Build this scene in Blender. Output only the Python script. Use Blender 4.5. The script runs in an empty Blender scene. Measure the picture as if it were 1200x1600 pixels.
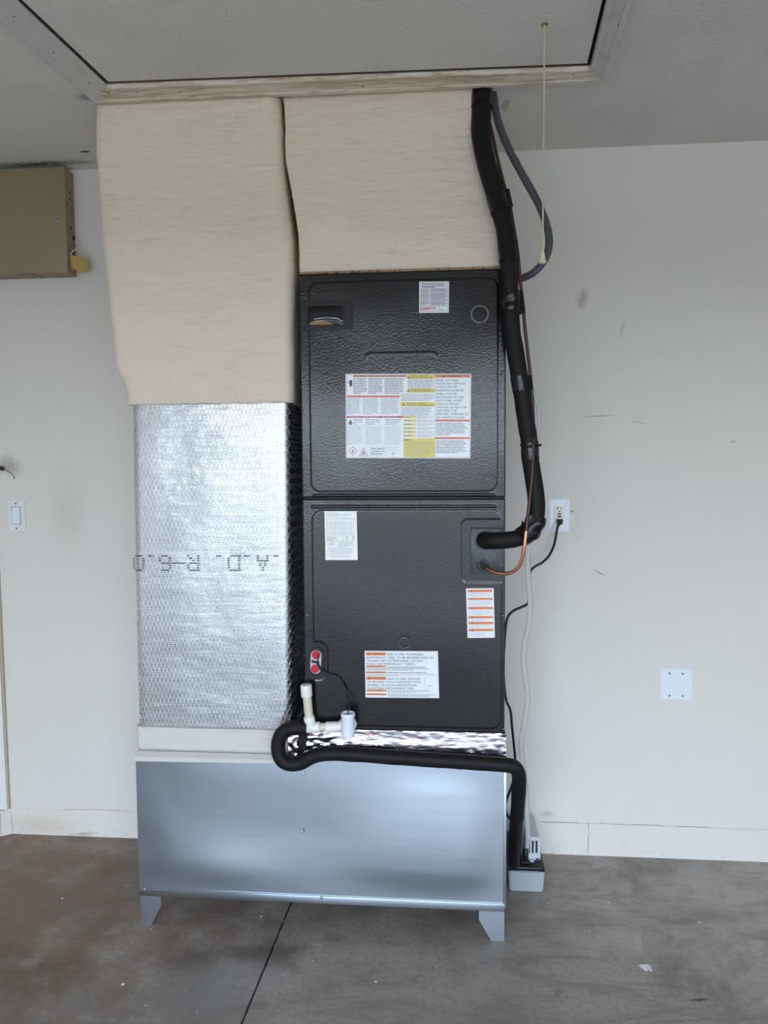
import bpy, bmesh, math, random
from mathutils import Vector, Matrix, noise
random.seed(7)
scene = bpy.context.scene
COL = scene.collection

# ------------------------------------------------------------------ camera, sky, light, exposure
cam_data = bpy.data.cameras.new('camera')
cam_data.sensor_fit = 'HORIZONTAL'
cam_data.sensor_width = 36.0
cam_data.lens = 34.2719
cam_data.clip_start = 0.05
cam = bpy.data.objects.new('camera', cam_data)
COL.objects.link(cam)
cam.matrix_world = Matrix.Translation(Vector((0.0000,-2.5654,1.3878))) @ Matrix(((0.996403,0.001337,0.084725),(0.084463,0.064392,-0.994344),(-0.006785,0.997924,0.064047))).to_4x4()
scene.camera = cam

OPEN_Y, OPEN_X0, OPEN_X1, OPEN_Z = -5.3, -2.3, 2.55, 2.12     # the open garage door behind the camera
world = bpy.data.worlds.new('sky')
scene.world = world
world.use_nodes = True
wn = world.node_tree.nodes
wn.clear()
# bright thin-cloud daylight: blue-white near the horizon, bluer towards the zenith, the same all round
tc = wn.new('ShaderNodeTexCoord')
sep = wn.new('ShaderNodeSeparateXYZ')
sky = wn.new('ShaderNodeValToRGB')
sky.color_ramp.elements[0].position = 0.0
sky.color_ramp.elements[0].color = (0.87, 0.96, 1.07, 1)
sky.color_ramp.elements[1].position = 1.0
sky.color_ramp.elements[1].color = (0.42, 0.60, 0.95, 1)
e_ = sky.color_ramp.elements.new(0.35)
e_.color = (0.70, 0.85, 1.08, 1)
world.node_tree.links.new(tc.outputs['Generated'], sep.inputs[0])
world.node_tree.links.new(sep.outputs[2], sky.inputs[0])
bg = wn.new('ShaderNodeBackground')
bg.inputs['Strength'].default_value = 5.0
wo = wn.new('ShaderNodeOutputWorld')
world.node_tree.links.new(sky.outputs[0], bg.inputs[0])
world.node_tree.links.new(bg.outputs[0], wo.inputs[0])

pl = bpy.data.lights.new('garage_opening_portal', 'AREA')
pl.shape = 'RECTANGLE'
pl.size, pl.size_y = OPEN_X1-OPEN_X0, OPEN_Z
plo = bpy.data.objects.new('garage_opening_portal', pl)
COL.objects.link(plo)
plo.location = ((OPEN_X0+OPEN_X1)/2, OPEN_Y-0.05, OPEN_Z/2)
plo.rotation_euler = (math.radians(90), 0, 0)
pl.cycles.is_portal = True

vs = scene.view_settings
vs.view_transform = 'Standard'
vs.look = 'None'
vs.exposure = 1.17
vs.gamma = 1.0
vs.use_curve_mapping = False
scene.cycles.use_denoising = True
scene.cycles.max_bounces = 10
scene.cycles.diffuse_bounces = 6
scene.cycles.glossy_bounces = 6
scene.cycles.caustics_reflective = True
scene.cycles.sample_clamp_indirect = 6.0

# ------------------------------------------------------------------ helpers: materials
def lin(r, g, b):
    f = lambda c: (c/255/12.92) if c/255 <= 0.04045 else ((c/255+0.055)/1.055)**2.4
    return (f(r), f(g), f(b), 1.0)

class M:
    """small wrapper round a Principled node tree"""
    def __init__(self, name, col=(0.5, 0.5, 0.5, 1), rough=0.5, metal=0.0, spec=0.5):
        self.m = bpy.data.materials.new(name)
        self.m.use_nodes = True
        self.nt = self.m.node_tree
        self.b = self.nt.nodes['Principled BSDF']
        self.b.inputs['Base Color'].default_value = col
        self.b.inputs['Roughness'].default_value = rough
        self.b.inputs['Metallic'].default_value = metal
        self.b.inputs['Specular IOR Level'].default_value = spec
        self.col = None
        self.nrm = None
        self.co = None
    def coord(self):
        if self.co is None:
            n = self.nt.nodes.new('ShaderNodeTexCoord')
            self.co = n.outputs['Object']
        return self.co
    def link(self, a, b): self.nt.links.new(a, b)
    def mapping(self, scale=(1, 1, 1), loc=(0, 0, 0), rot=(0, 0, 0)):
        n = self.nt.nodes.new('ShaderNodeMapping')
        n.inputs['Scale'].default_value = scale
        n.inputs['Location'].default_value = loc
        n.inputs['Rotation'].default_value = rot
        self.link(self.coord(), n.inputs['Vector'])
        return n.outputs[0]
    def noise(self, scale=5, detail=4, rough=0.55, vec=None, dist=0.0):
        n = self.nt.nodes.new('ShaderNodeTexNoise')
        n.inputs['Scale'].default_value = scale
        n.inputs['Detail'].default_value = detail
        n.inputs['Roughness'].default_value = rough
        n.inputs['Distortion'].default_value = dist
        self.link(vec if vec is not None else self.coord(), n.inputs['Vector'])
        return n.outputs[0]
    def ramp(self, fac, stops):
        n = self.nt.nodes.new('ShaderNodeValToRGB')
        e = n.color_ramp.elements
        while len(e) < len(stops): e.new(0.5)
        for k, (p, c) in enumerate(stops):
            e[k].position = p
            e[k].color = c if len(c) == 4 else (*c, 1)
        self.link(fac, n.inputs[0])
        return n.outputs[0]
    def mask(self, fac, lo, hi):
        n = self.nt.nodes.new('ShaderNodeMapRange')
        n.interpolation_type = 'SMOOTHSTEP'
        n.inputs['From Min'].default_value = lo
        n.inputs['From Max'].default_value = hi
        self.link(fac, n.inputs['Value'])
        return n.outputs[0]
    def math(self, op, a, b=None, c=None):
        n = self.nt.nodes.new('ShaderNodeMath')
        n.operation = op
        for i, v in enumerate((a, b, c)):
            if v is None: continue
            if isinstance(v, (int, float)): n.inputs[i].default_value = v
            else: self.link(v, n.inputs[i])
        return n.outputs[0]
    def base(self): return self.col if self.col is not None else self.b.inputs['Base Color'].default_value[:]
    def mix(self, fac, colour, blend='MIX'):
        """lay a colour (or colour socket) over what the base colour is so far"""
        n = self.nt.nodes.new('ShaderNodeMix')
        n.data_type = 'RGBA'
        n.blend_type = blend
        if isinstance(fac, (int, float)): n.inputs[0].default_value = fac
        else: self.link(fac, n.inputs[0])
        a = self.base()
        if self.col is None: n.inputs[6].default_value = a
        else: self.link(a, n.inputs[6])
        if hasattr(colour, 'is_linked'): self.link(colour, n.inputs[7])
        else: n.inputs[7].default_value = colour if len(colour) == 4 else (*colour, 1)
        self.col = n.outputs[2]
        self.link(self.col, self.b.inputs['Base Color'])
        return self
    def bump(self, h, strength=0.3, dist=0.002):
        n = self.nt.nodes.new('ShaderNodeBump')
        n.inputs['Strength'].default_value = strength
        n.inputs['Distance'].default_value = dist
        self.link(h, n.inputs['Height'])
        if self.nrm is not None: self.link(self.nrm, n.inputs['Normal'])
        self.nrm = n.outputs[0]
        self.link(self.nrm, self.b.inputs['Normal'])
        return self
    def rough_from(self, fac, lo, hi):
        n = self.nt.nodes.new('ShaderNodeMapRange')
        n.inputs['To Min'].default_value = lo
        n.inputs['To Max'].default_value = hi
        self.link(fac, n.inputs['Value'])
        self.link(n.outputs[0], self.b.inputs['Roughness'])
        return self
    def spot(self, centre, radii, colour, amount=0.6, scale=60, rot=0.0, axis='XZ', soft=0.0, warp=1.6):
        """a stain or painted shade of its own shape: a noisy ellipse at a place on the surface"""
        cx, cy = centre
        sp = self.nt.nodes.new('ShaderNodeSeparateXYZ')
        self.link(self.coord(), sp.inputs[0])
        a = sp.outputs['XYZ'.index(axis[0])]
        b = sp.outputs['XYZ'.index(axis[1])]
        da, db = self.math('SUBTRACT', a, cx), self.math('SUBTRACT', b, cy)
        cr, sr = math.cos(rot), math.sin(rot)
        u = self.math('DIVIDE', self.math('ADD', self.math('MULTIPLY', da, cr), self.math('MULTIPLY', db, sr)), radii[0])
        v = self.math('DIVIDE', self.math('SUBTRACT', self.math('MULTIPLY', db, cr), self.math('MULTIPLY', da, sr)), radii[1])
        d = self.math('SQRT', self.math('ADD', self.math('MULTIPLY', u, u), self.math('MULTIPLY', v, v)))
        n = self.noise(scale, 5, 0.65)
        e = self.math('ADD', d, self.math('MULTIPLY', self.math('SUBTRACT', n, 0.5), warp))
        k = self.mask(e, 1.0+soft, 0.5-soft)
        self.mix(self.math('MULTIPLY', k, amount), colour)
        return self

# ------------------------------------------------------------------ helpers: geometry
def finish(bm, smooth):
    bmesh.ops.recalc_face_normals(bm, faces=bm.faces)
    if smooth is not None:
        for f in bm.faces: f.smooth = True
        ang = math.radians(smooth)
        for e in bm.edges:
            if len(e.link_faces) == 2:
                e.smooth = e.calc_face_angle(0) < ang

def obj(name, bm, mat, parent=None, smooth=35, origin=None, recalc=True):
    """link one bmesh (world coordinates) as ONE object; under a parent its origin is the parent's"""
    if parent is not None:
        root = parent
        off = Vector((0, 0, 0))
        while root is not None:
            off += root.location
            root = root.parent
    else:
        if origin is None:
            lo = Vector([min(v.co[i] for v in bm.verts) for i in range(3)])
            hi = Vector([max(v.co[i] for v in bm.verts) for i in range(3)])
            origin = ((lo.x+hi.x)/2, (lo.y+hi.y)/2, lo.z)
        off = Vector(origin)
    bmesh.ops.translate(bm, verts=bm.verts, vec=-off)
    if recalc: finish(bm, smooth)
    me = bpy.data.meshes.new(name)
    bm.to_mesh(me)
    bm.free()
    mats = mat if isinstance(mat, (list, tuple)) else [mat]
    for m in mats: me.materials.append(m.m if isinstance(m, M) else m)
    o = bpy.data.objects.new(name, me)
    COL.objects.link(o)
    if parent is not None: o.parent = parent
    else: o.location = off
    return o

def tag(o, label, cat, group=None):
    o['label'] = label
    o['category'] = cat
    if group: o['group'] = group
    return o

def thing(name, label, cat, loc, group=None):
    o = bpy.data.objects.new(name, None)
    o.empty_display_size = 0.05
    COL.objects.link(o)
    o.location = loc
    return tag(o, label, cat, group)

def struct(name, bm, mat, parent=None, smooth=35, origin=(0, 0, 0)):
    o = obj(name, bm, mat, parent, smooth, origin)
    if parent is None: o['kind'] = 'structure'
    return o

def box(lo, hi, bev=0.0, seg=2, bm=None):
    bm2 = bmesh.new()
    lo, hi = Vector(lo), Vector(hi)
    bmesh.ops.create_cube(bm2, size=1)
    d = hi-lo
    for v in bm2.verts: v.co = lo + Vector(((v.co.x+.5)*d.x, (v.co.y+.5)*d.y, (v.co.z+.5)*d.z))
    if bev > 0:
        bmesh.ops.bevel(bm2, geom=bm2.edges[:], offset=min(bev, 0.45*min(abs(t) for t in d)), segments=seg, affect='EDGES', profile=0.5)
    return merge(bm, bm2)

def merge(bm, bm2):
    if bm is None: return bm2
    me = bpy.data.meshes.new('tmp')
    bm2.to_mesh(me)
    bm2.free()
    bm.from_mesh(me)
    bpy.data.meshes.remove(me)
    return bm

def spline(pts, n=8):
    """Catmull-Rom through points"""
    P = [Vector(p) for p in pts]
    P = [2*P[0]-P[1]] + P + [2*P[-1]-P[-2]]
    out = []
    for i in range(1, len(P)-2):
        a, b, c, d = P[i-1], P[i], P[i+1], P[i+2]
        for k in range(n):
            t = k/n
            out.append(0.5*((2*b)+(c-a)*t+(2*a-5*b+4*c-d)*t*t+(3*b-a-3*c+d)*t**3))
    out.append(P[-2])
    return out

def tube(pts, r, seg=16, caps=True, bm=None, wob=0.0, ws=30):
    """tube of radius r (number or function of 0..1) along a polyline"""
    bm = bm or bmesh.new()
    n = len(pts)
    L = [0]
    for i in range(1, n): L.append(L[-1]+(pts[i]-pts[i-1]).length)
    up = None
    rings = []
    for i, p in enumerate(pts):
        t = (pts[min(i+1, n-1)]-pts[max(i-1, 0)]).normalized()
        if up is None:
            up = Vector((0, 1, 0)) if abs(t.y) < 0.9 else Vector((1, 0, 0))
        up = (up-t*up.dot(t)).normalized()
        side = t.cross(up)
        s = L[i]/max(L[-1], 1e-9)
        rr = r(s) if callable(r) else r
        ring = []
        for k in range(seg):
            a = 2*math.pi*k/seg
            d = up*math.cos(a)+side*math.sin(a)
            q = p+d*rr
            if wob: q += d*wob*noise.noise(q*ws)
            ring.append(bm.verts.new(q))
        rings.append(ring)
    for i in range(n-1):
        for k in range(seg):
            bm.faces.new((rings[i][k], rings[i][(k+1) % seg], rings[i+1][(k+1) % seg], rings[i+1][k]))
    if caps:
        bm.faces.new(rings[0][::-1])
        bm.faces.new(rings[-1])
    return bm

def cyl(p, q, r, seg=24, bev=0.0, bm=None):
    p, q = Vector(p), Vector(q)
    if bev <= 0: return tube([p, q], r, seg, True, bm)
    d = (q-p).normalized()
    pts = [p, p+d*bev*0.3, p+d*bev, q-d*bev, q-d*bev*0.3, q]
    rs = [r-bev, r-bev*0.3, r, r, r-bev*0.3, r-bev]
    bm = bm or bmesh.new()
    up = Vector((0, 1, 0)) if abs(d.y) < 0.9 else Vector((1, 0, 0))
    up = (up-d*up.dot(d)).normalized()
    side = d.cross(up)
    rings = [[bm.verts.new(a+(up*math.cos(2*math.pi*k/seg)+side*math.sin(2*math.pi*k/seg))*rr) for k in range(seg)] for a, rr in zip(pts, rs)]
    for i in range(len(rings)-1):
        for k in range(seg):
            bm.faces.new((rings[i][k], rings[i][(k+1) % seg], rings[i+1][(k+1) % seg], rings[i+1][k]))
    bm.faces.new(rings[0][::-1])
    bm.faces.new(rings[-1])
    return bm

def lathe(profile, c, seg=32, axis='Y', bm=None):
    """profile [(r, h)], axis Y points out of the wall towards the camera (-y), Z up"""
    bm = bm or bmesh.new()
    c = Vector(c)
    rings = []
    for r, h in profile:
        ring = []
        for k in range(seg):
            a = 2*math.pi*k/seg
            if axis == 'Y': q = c+Vector((r*math.cos(a), -h, r*math.sin(a)))
            else: q = c+Vector((r*math.cos(a), r*math.sin(a), h))
            ring.append(bm.verts.new(q))
        rings.append(ring)
    for i in range(len(rings)-1):
        for k in range(seg):
            bm.faces.new((rings[i][k], rings[i][(k+1) % seg], rings[i+1][(k+1) % seg], rings[i+1][k]))
    bm.faces.new(rings[0][::-1])
    bm.faces.new(rings[-1])
    return bm

def prism(poly, y0, y1, bm=None):
    """polygon [(x, z)] extruded from y0 to y1"""
    bm = bm or bmesh.new()
    a = [bm.verts.new((x, y0, z)) for x, z in poly]
    b = [bm.verts.new((x, y1, z)) for x, z in poly]
    n = len(poly)
    for i in range(n): bm.faces.new((a[i], a[(i+1) % n], b[(i+1) % n], b[i]))
    bm.faces.new(a[::-1])
    bm.faces.new(b)
    return bm

def rrect(x0, z0, x1, z1, r, n=5):
    out = []
    for cx, cz, a0 in ((x1-r, z0+r, -90), (x1-r, z1-r, 0), (x0+r, z1-r, 90), (x0+r, z0+r, 180)):
        for k in range(n+1):
            a = math.radians(a0+90*k/n)
            out.append((cx+r*math.cos(a), cz+r*math.sin(a)))
    return out

def ring_prism(outer, inner, y0, y1, bm=None):
    """frame between two outlines with the same number of points"""
    bm = bm or bmesh.new()
    n = len(outer)
    v = [[bm.verts.new((x, y, z)) for x, z in pl_] for pl_ in (outer, inner) for y in (y0, y1)]
    o0, o1, i0, i1 = v
    for k in range(n):
        j = (k+1) % n
        bm.faces.new((o0[k], o0[j], o1[j], o1[k]))
        bm.faces.new((i0[k], i1[k], i1[j], i0[j]))
        bm.faces.new((o0[k], i0[k], i0[j], o0[j]))
        bm.faces.new((o1[k], o1[j], i1[j], i1[k]))
    return bm

SCREW = {}
def screw(parent, p, mat, r=0.0045, name='screw', key=None):
    """hex-washer screw head facing the room; alike screws share one mesh"""
    key = (mat.m.name, r)
    if key not in SCREW:
        bm = lathe([(r*1.0, 0), (r*1.0, r*0.25), (r*0.7, r*0.3), (r*0.65, r*0.8), (r*0.4, r*0.85), (r*0.35, r*0.5)], (0, 0, 0), 8)
        finish(bm, 35)
        me = bpy.data.meshes.new(name)
        bm.to_mesh(me)
        bm.free()
        me.materials.append(mat.m)
        SCREW[key] = me
    o = bpy.data.objects.new(name, SCREW[key])
    COL.objects.link(o)
    o.parent = parent
    off = Vector((0, 0, 0))
    q = parent
    while q is not None:
        off += q.location
        q = q.parent
    o.location = Vector(p)-off
    return o

# ------------------------------------------------------------------ materials
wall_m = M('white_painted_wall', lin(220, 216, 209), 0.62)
n1 = wall_m.noise(1.3, 5, 0.6)
wall_m.mix(wall_m.math('MULTIPLY', wall_m.mask(n1, 0.45, 0.75), 0.22), lin(196, 195, 186))
n2 = wall_m.noise(26, 6, 0.7)
wall_m.mix(wall_m.math('MULTIPLY', wall_m.mask(n2, 0.70, 0.76), 0.35), lin(120, 116, 108))
sx = wall_m.nt.nodes.new('ShaderNodeSeparateXYZ')
wall_m.link(wall_m.coord(), sx.inputs[0])
low = wall_m.mask(sx.outputs[2], 0.09, 0.0)
n3 = wall_m.noise(60, 6, 0.7)
wall_m.mix(wall_m.math('MULTIPLY', low, wall_m.math('MULTIPLY', wall_m.mask(n3, 0.52, 0.72), 0.4)), lin(150, 138, 118))
for c, r, col, a, rot in (  # most points here and below: image pixels unprojected onto planes offline, baked as metres
    ((0.4607,0.0000,1.9449), (0.018, 0.034), lin(120, 112, 108), 0.8, -0.3),
    ((0.5934,0.0000,1.8394), (0.008, 0.028), lin(150, 146, 142), 0.6, -0.2),
    ((0.4335,0.0000,1.2239), (0.008, 0.004), lin(60, 55, 55), 1.0, 0.0),
    ((0.5205,0.0000,1.5500), (0.05, 0.0025), lin(90, 85, 80), 0.9, 0.05),
    ((0.6572,0.0000,1.5267), (0.03, 0.003), lin(130, 126, 122), 0.7, -0.2),
    ((0.5269,0.0000,1.0107), (0.024, 0.003), lin(110, 100, 95), 0.9, -0.45),
    ((0.9631,0.0000,1.4588), (0.014, 0.004), lin(110, 106, 100), 0.7, 0.4),
    ((-1.3834,0.0000,1.2241), (0.07, 0.16), lin(196, 192, 180), 0.7, 0.0),
    ((-1.5977,0.0000,1.3963), (0.05, 0.035), lin(120, 112, 104), 0.75, -0.5),
    ((-1.5398,0.0000,0.0345), (0.16, 0.05), lin(196, 182, 160), 0.8, 0.0),
    ((-1.3643,0.0000,0.0086), (0.05, 0.008), lin(110, 92, 76), 0.8, 0.1),
    ((0.3566,0.0000,0.1452), (0.03, 0.012), lin(130, 130, 132), 0.6, 0.0)):  # last spot: soft shadow beside the pump, painted on the wall
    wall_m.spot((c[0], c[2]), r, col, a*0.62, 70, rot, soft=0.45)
wall_m.bump(wall_m.noise(240, 3, 0.6), 0.25, 0.002)
wall_m.bump(wall_m.noise(30, 4, 0.6), 0.15, 0.004)

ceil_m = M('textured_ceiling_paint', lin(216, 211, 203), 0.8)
ceil_m.mix(ceil_m.math('MULTIPLY', ceil_m.mask(ceil_m.noise(2.2, 4), 0.45, 0.7), 0.25), lin(182, 180, 174))
ceil_m.bump(ceil_m.noise(95, 4, 0.65), 0.85, 0.006)
cspk = ceil_m.mask(ceil_m.noise(55, 2, 0.5), 0.66, 0.74)
ceil_m.bump(cspk, -0.5, 0.004)
for c, r, col, a in (((-1.2010,-0.1420,2.4400), (0.022, 0.008), lin(12, 11, 10), 1.0), ((-1.0205,-0.4881,2.4400), (0.03, 0.018), lin(120, 114, 106), 0.8),
                     ((-1.4096,-0.0639,2.4400), (0.19, 0.02), lin(58, 54, 50), 0.95), ((0.1757,-0.3209,2.4400), (0.015, 0.05), lin(150, 142, 120), 0.6)):  # long strip: shadow above the breaker panel painted into the ceiling colour
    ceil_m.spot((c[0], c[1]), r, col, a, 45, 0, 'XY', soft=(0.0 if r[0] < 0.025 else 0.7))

floor_m = M('stained_concrete', lin(162, 155, 146), 0.45)
f1 = floor_m.noise(2.2, 8, 0.65, dist=0.6)
floor_m.mix(floor_m.mask(f1, 0.42, 0.66), lin(126, 118, 108))
f2 = floor_m.noise(1.1, 5, 0.6, floor_m.mapping((1, 1, 1), (3, 1, 0)))
floor_m.mix(floor_m.math('MULTIPLY', floor_m.mask(f2, 0.5, 0.72), 0.55), lin(108, 90, 68))
f3 = floor_m.noise(7, 8, 0.7, floor_m.mapping((1, 0.45, 1), (1, 7, 0)))
floor_m.mix(floor_m.math('MULTIPLY', floor_m.mask(f3, 0.55, 0.72), 0.55), lin(162, 160, 160))
f4 = floor_m.noise(75, 6, 0.75)
floor_m.mix(floor_m.math('MULTIPLY', floor_m.mask(f4, 0.42, 0.68), 0.42), lin(92, 86, 80))
floor_m.mix(floor_m.math('MULTIPLY', floor_m.mask(floor_m.noise(45, 3, 0.6), 0.72, 0.76), 0.6), lin(190, 188, 184))
for c, r, col, a, rot in (
    ((-1.40, -0.40, 0), (0.85, 0.6), lin(124, 98, 72), 1.1, 0.0), ((-1.0, -0.75, 0), (0.5, 0.25), lin(112, 94, 76), 0.6, 0.2), ((0.95, -0.28, 0), (0.8, 0.34), lin(186, 182, 178), 0.8, 0.0), ((-0.1, -0.8, 0), (0.5, 0.2), lin(134, 124, 112), 0.5, 0.0),
    ((-0.4965,-0.6007,0.0000), (0.09, 0.05), lin(70, 58, 46), 0.7, 0.0), ((-0.5709,-0.6008,0.0000), (0.13, 0.03), lin(66, 58, 50), 0.7, 0.1),
    ((-0.6029,-0.7376,0.0000), (0.16, 0.10), lin(142, 142, 148), 0.7, 0.3), ((-1.1727,-0.7309,-0.0000), (0.14, 0.08), lin(92, 74, 46), 0.8, 0.0),
    ((0.5542,-0.4774,0.0000), (0.012, 0.07), lin(190, 176, 172), 0.85, -0.25), ((0.1321,-0.5259,0.0000), (0.03, 0.09), lin(150, 148, 146), 0.6, 0.0),
    ((0.6809,-0.3665,0.0000), (0.07, 0.02), lin(84, 76, 68), 0.6, 0.0), ((0.2916,-0.6961,0.0000), (0.02, 0.02), lin(112, 76, 58), 0.6, 0.0),
    ((0.6556,-0.6939,0.0000), (0.03, 0.005), lin(50, 46, 42), 1.2, 0.15), ((-0.6971,-0.6429,0.0000), (0.10, 0.03), lin(80, 66, 52), 0.5, 0.3), ((0.8078,-0.3255,0.0000), (0.12, 0.04), lin(98, 94, 90), 0.6, 0.0)):
    floor_m.spot((c[0], c[1]), r, col, a*0.75, 9, rot, 'XY', soft=0.5, warp=3.2)
floor_m.rough_from(floor_m.noise(5, 5, 0.6), 0.42, 0.72)
f5 = floor_m.noise(3.4, 9, 0.75, floor_m.mapping((0.6, 1.6, 1), (5, 2, 0)), 1.4)
floor_m.mix(floor_m.math('MULTIPLY', floor_m.mask(f5, 0.48, 0.62), 0.5), lin(118, 108, 98))
f6 = floor_m.noise(11, 9, 0.75, floor_m.mapping((0.5, 1.5, 1), (9, 4, 0), (0, 0, 0.5)), 1.0)
floor_m.mix(floor_m.math('MULTIPLY', floor_m.mask(f6, 0.52, 0.68), 0.4), lin(104, 98, 92))
floor_m.bump(floor_m.noise(90, 5, 0.6), 0.12, 0.002)

joint_m = M('dark_joint_dirt', lin(36, 32, 28), 0.9)
joint_m.mix(joint_m.mask(joint_m.noise(25, 3), 0.58, 0.66), lin(150, 138, 112))
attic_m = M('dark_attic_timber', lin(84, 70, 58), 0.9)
dark_m = M('black_void', lin(14, 13, 13), 0.8)

trim_m = M('aged_white_casing_paint', lin(196, 194, 188), 0.5)
trim_m.mix(trim_m.math('MULTIPLY', trim_m.mask(trim_m.noise(14, 5), 0.5, 0.7), 0.3), lin(160, 152, 140))
trim_m.bump(trim_m.noise(60, 3), 0.1, 0.002)
peel_m = M('peeling_casing_paint', lin(214, 204, 188), 0.55)
pv = peel_m.noise(7, 6, 0.65, peel_m.mapping((1, 9, 6)))
peel_m.mix(peel_m.math('MULTIPLY', peel_m.mask(pv, 0.42, 0.62), 0.7), lin(170, 142, 112))
pv2 = peel_m.noise(16, 6, 0.7, peel_m.mapping((1, 7, 7), (4, 2, 0)))
peel_m.mix(peel_m.math('MULTIPLY', peel_m.mask(pv2, 0.55, 0.68), 0.6), lin(124, 90, 62))
peel_m.bump(pv, 0.4, 0.002)
caulk_m = M('yellowed_caulk', lin(190, 172, 130), 0.6)

mastic_m = M('cream_brushed_mastic', lin(232, 217, 199), 0.62)
mm = mastic_m.mapping((1.2, 1.2, 9))
mn = mastic_m.noise(9, 7, 0.62, mm, 0.6)
mastic_m.mix(mastic_m.math('MULTIPLY', mastic_m.mask(mn, 0.5, 0.75), 0.4), lin(208, 197, 178))
cr = mastic_m.noise(5, 9, 0.7, mastic_m.mapping((1.0, 1.0, 14), (2, 0, 5)), 1.2)
crk = mastic_m.math('SUBTRACT', 1.0, mastic_m.mask(mastic_m.math('ABSOLUTE', mastic_m.math('SUBTRACT', cr, 0.5)), 0.0, 0.010))
gate = mastic_m.mask(mastic_m.noise(4, 3, 0.5, mastic_m.mapping((1, 1, 1), (9, 3, 1))), 0.46, 0.58)
crk = mastic_m.math('MULTIPLY', crk, gate)
mastic_m.mix(mastic_m.math('MULTIPLY', crk, 0.5), lin(140, 129, 112))
mastic_m.bump(mn, 0.35, 0.005)
mastic_m.bump(mastic_m.noise(4.5, 6, 0.65, mastic_m.mapping((1, 1, 2.6), (1, 5, 2)), 0.9), 0.5, 0.016)
mastic_m.bump(mastic_m.noise(28, 5, 0.7, mastic_m.mapping((0.6, 1, 6))), 0.4, 0.003)
mastic_m.bump(crk, -0.6, 0.003)

# foil facing: metal sheet over a reinforcing scrim of slanted and level threads
foil_m = M('scrim_reinforced_foil', lin(226, 228, 232), 0.24, 1.0)
sp = foil_m.nt.nodes.new('ShaderNodeSeparateXYZ')
wv = foil_m.nt.nodes.new('ShaderNodeMix')
wv.data_type = 'RGBA'
wv.blend_type = 'LINEAR_LIGHT'
wv.inputs[0].default_value = 0.0035
foil_m.link(foil_m.coord(), wv.inputs[6])
nc = foil_m.nt.nodes.new('ShaderNodeTexNoise')
nc.inputs['Scale'].default_value = 22
foil_m.link(foil_m.coord(), nc.inputs['Vector'])
foil_m.link(nc.outputs['Color'], wv.inputs[7])
foil_m.link(wv.outputs[2], sp.inputs[0])
def threads(expr, period, width):
    t = foil_m.math('FRACT', foil_m.math('DIVIDE', expr, period))
    t = foil_m.math('ABSOLUTE', foil_m.math('SUBTRACT', t, 0.5))
    return foil_m.mask(t, width, width*0.35)
xz1 = foil_m.math('ADD', sp.outputs[0], foil_m.math('MULTIPLY', sp.outputs[2], 0.40))
xz2 = foil_m.math('SUBTRACT', sp.outputs[0], foil_m.math('MULTIPLY', sp.outputs[2], 0.40))
th = foil_m.math('MAXIMUM', threads(xz1, 0.0125, 0.14), threads(xz2, 0.0125, 0.14))
th = foil_m.math('MAXIMUM', th, threads(sp.outputs[2], 0.0062, 0.22))
foil_m.mix(foil_m.math('MULTIPLY', th, 0.35), lin(246, 247, 250))
foil_m.rough_from(th, 0.20, 0.42)
foil_m.bump(th, 0.9, 0.0016)
foil_m.bump(foil_m.noise(9, 4, 0.6, foil_m.mapping((0.7, 1, 3))), 0.16, 0.01)
ink_m = M('grey_stencil_ink', lin(66, 68, 78), 0.5)

galv_m = M('galvanised_sheet', lin(176, 186, 196), 0.30, 1.0)
gn = galv_m.noise(14, 3, 0.5, galv_m.mapping((0.25, 1, 5)))
galv_m.mix(galv_m.math('MULTIPLY', galv_m.mask(gn, 0.35, 0.8), 0.16), lin(140, 150, 160))
galv_m.rough_from(galv_m.noise(4, 3, 0.5, galv_m.mapping((0.4, 1, 2))), 0.24, 0.34)
galv_m.b.inputs['Anisotropic'].default_value = 0.75      # rolling grain runs level, so reflections smear upright
tg = galv_m.nt.nodes.new('ShaderNodeCombineXYZ')
tg.inputs[0].default_value = 1.0
tg.inputs[1].default_value = 0.05
galv_m.link(tg.outputs[0], galv_m.b.inputs['Tangent'])
galv_m.b.inputs['Anisotropic Rotation'].default_value = 0.25
galv_m.bump(galv_m.noise(60, 2, 0.5, galv_m.mapping((0.3, 1, 1))), 0.04, 0.001)

ahu_m = M('dark_hammered_powder_coat', lin(18, 20, 22), 0.20, 0.0, 0.5)
ahu_m.mix(ahu_m.math('MULTIPLY', ahu_m.mask(ahu_m.noise(6, 4), 0.5, 0.7), 0.25), lin(30, 34, 36))
ahu_m.bump(ahu_m.noise(220, 1, 0.4), 0.17, 0.0024)
side_m = M('dark_cabinet_side', lin(42, 46, 50), 0.5)
plate_m = M('scuffed_plate', lin(58, 63, 68), 0.38)
plate_m.mix(plate_m.math('MULTIPLY', plate_m.mask(plate_m.noise(40, 6, 0.7, dist=1.0), 0.56, 0.68), 0.5), lin(120, 124, 126))
putty_m = M('dark_sealing_putty', lin(52, 52, 52), 0.5)
rust_m = M('tan_gasket_edge', lin(150, 124, 92), 0.6)
rust_m.mix(rust_m.mask(rust_m.noise(60, 5, 0.7), 0.5, 0.62), lin(78, 60, 46))
blackp_m = M('black_plastic', lin(11, 11, 13), 0.3, 0.0, 0.4)
blackm_m = M('matt_black', lin(16, 16, 17), 0.6)
ring_m = M('grey_rubber_ring', lin(112, 112, 112), 0.4)
clear_m = M('clear_cover', (0.95, 0.97, 1.0, 1), 0.04)
clear_m.b.inputs['Transmission Weight'].default_value = 1.0
clear_m.b.inputs['IOR'].default_value = 1.46
tan_m = M('tan_plastic', lin(196, 158, 108), 0.45)
steel_m = M('zinc_screw', lin(190, 194, 198), 0.3, 1.0)
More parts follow.
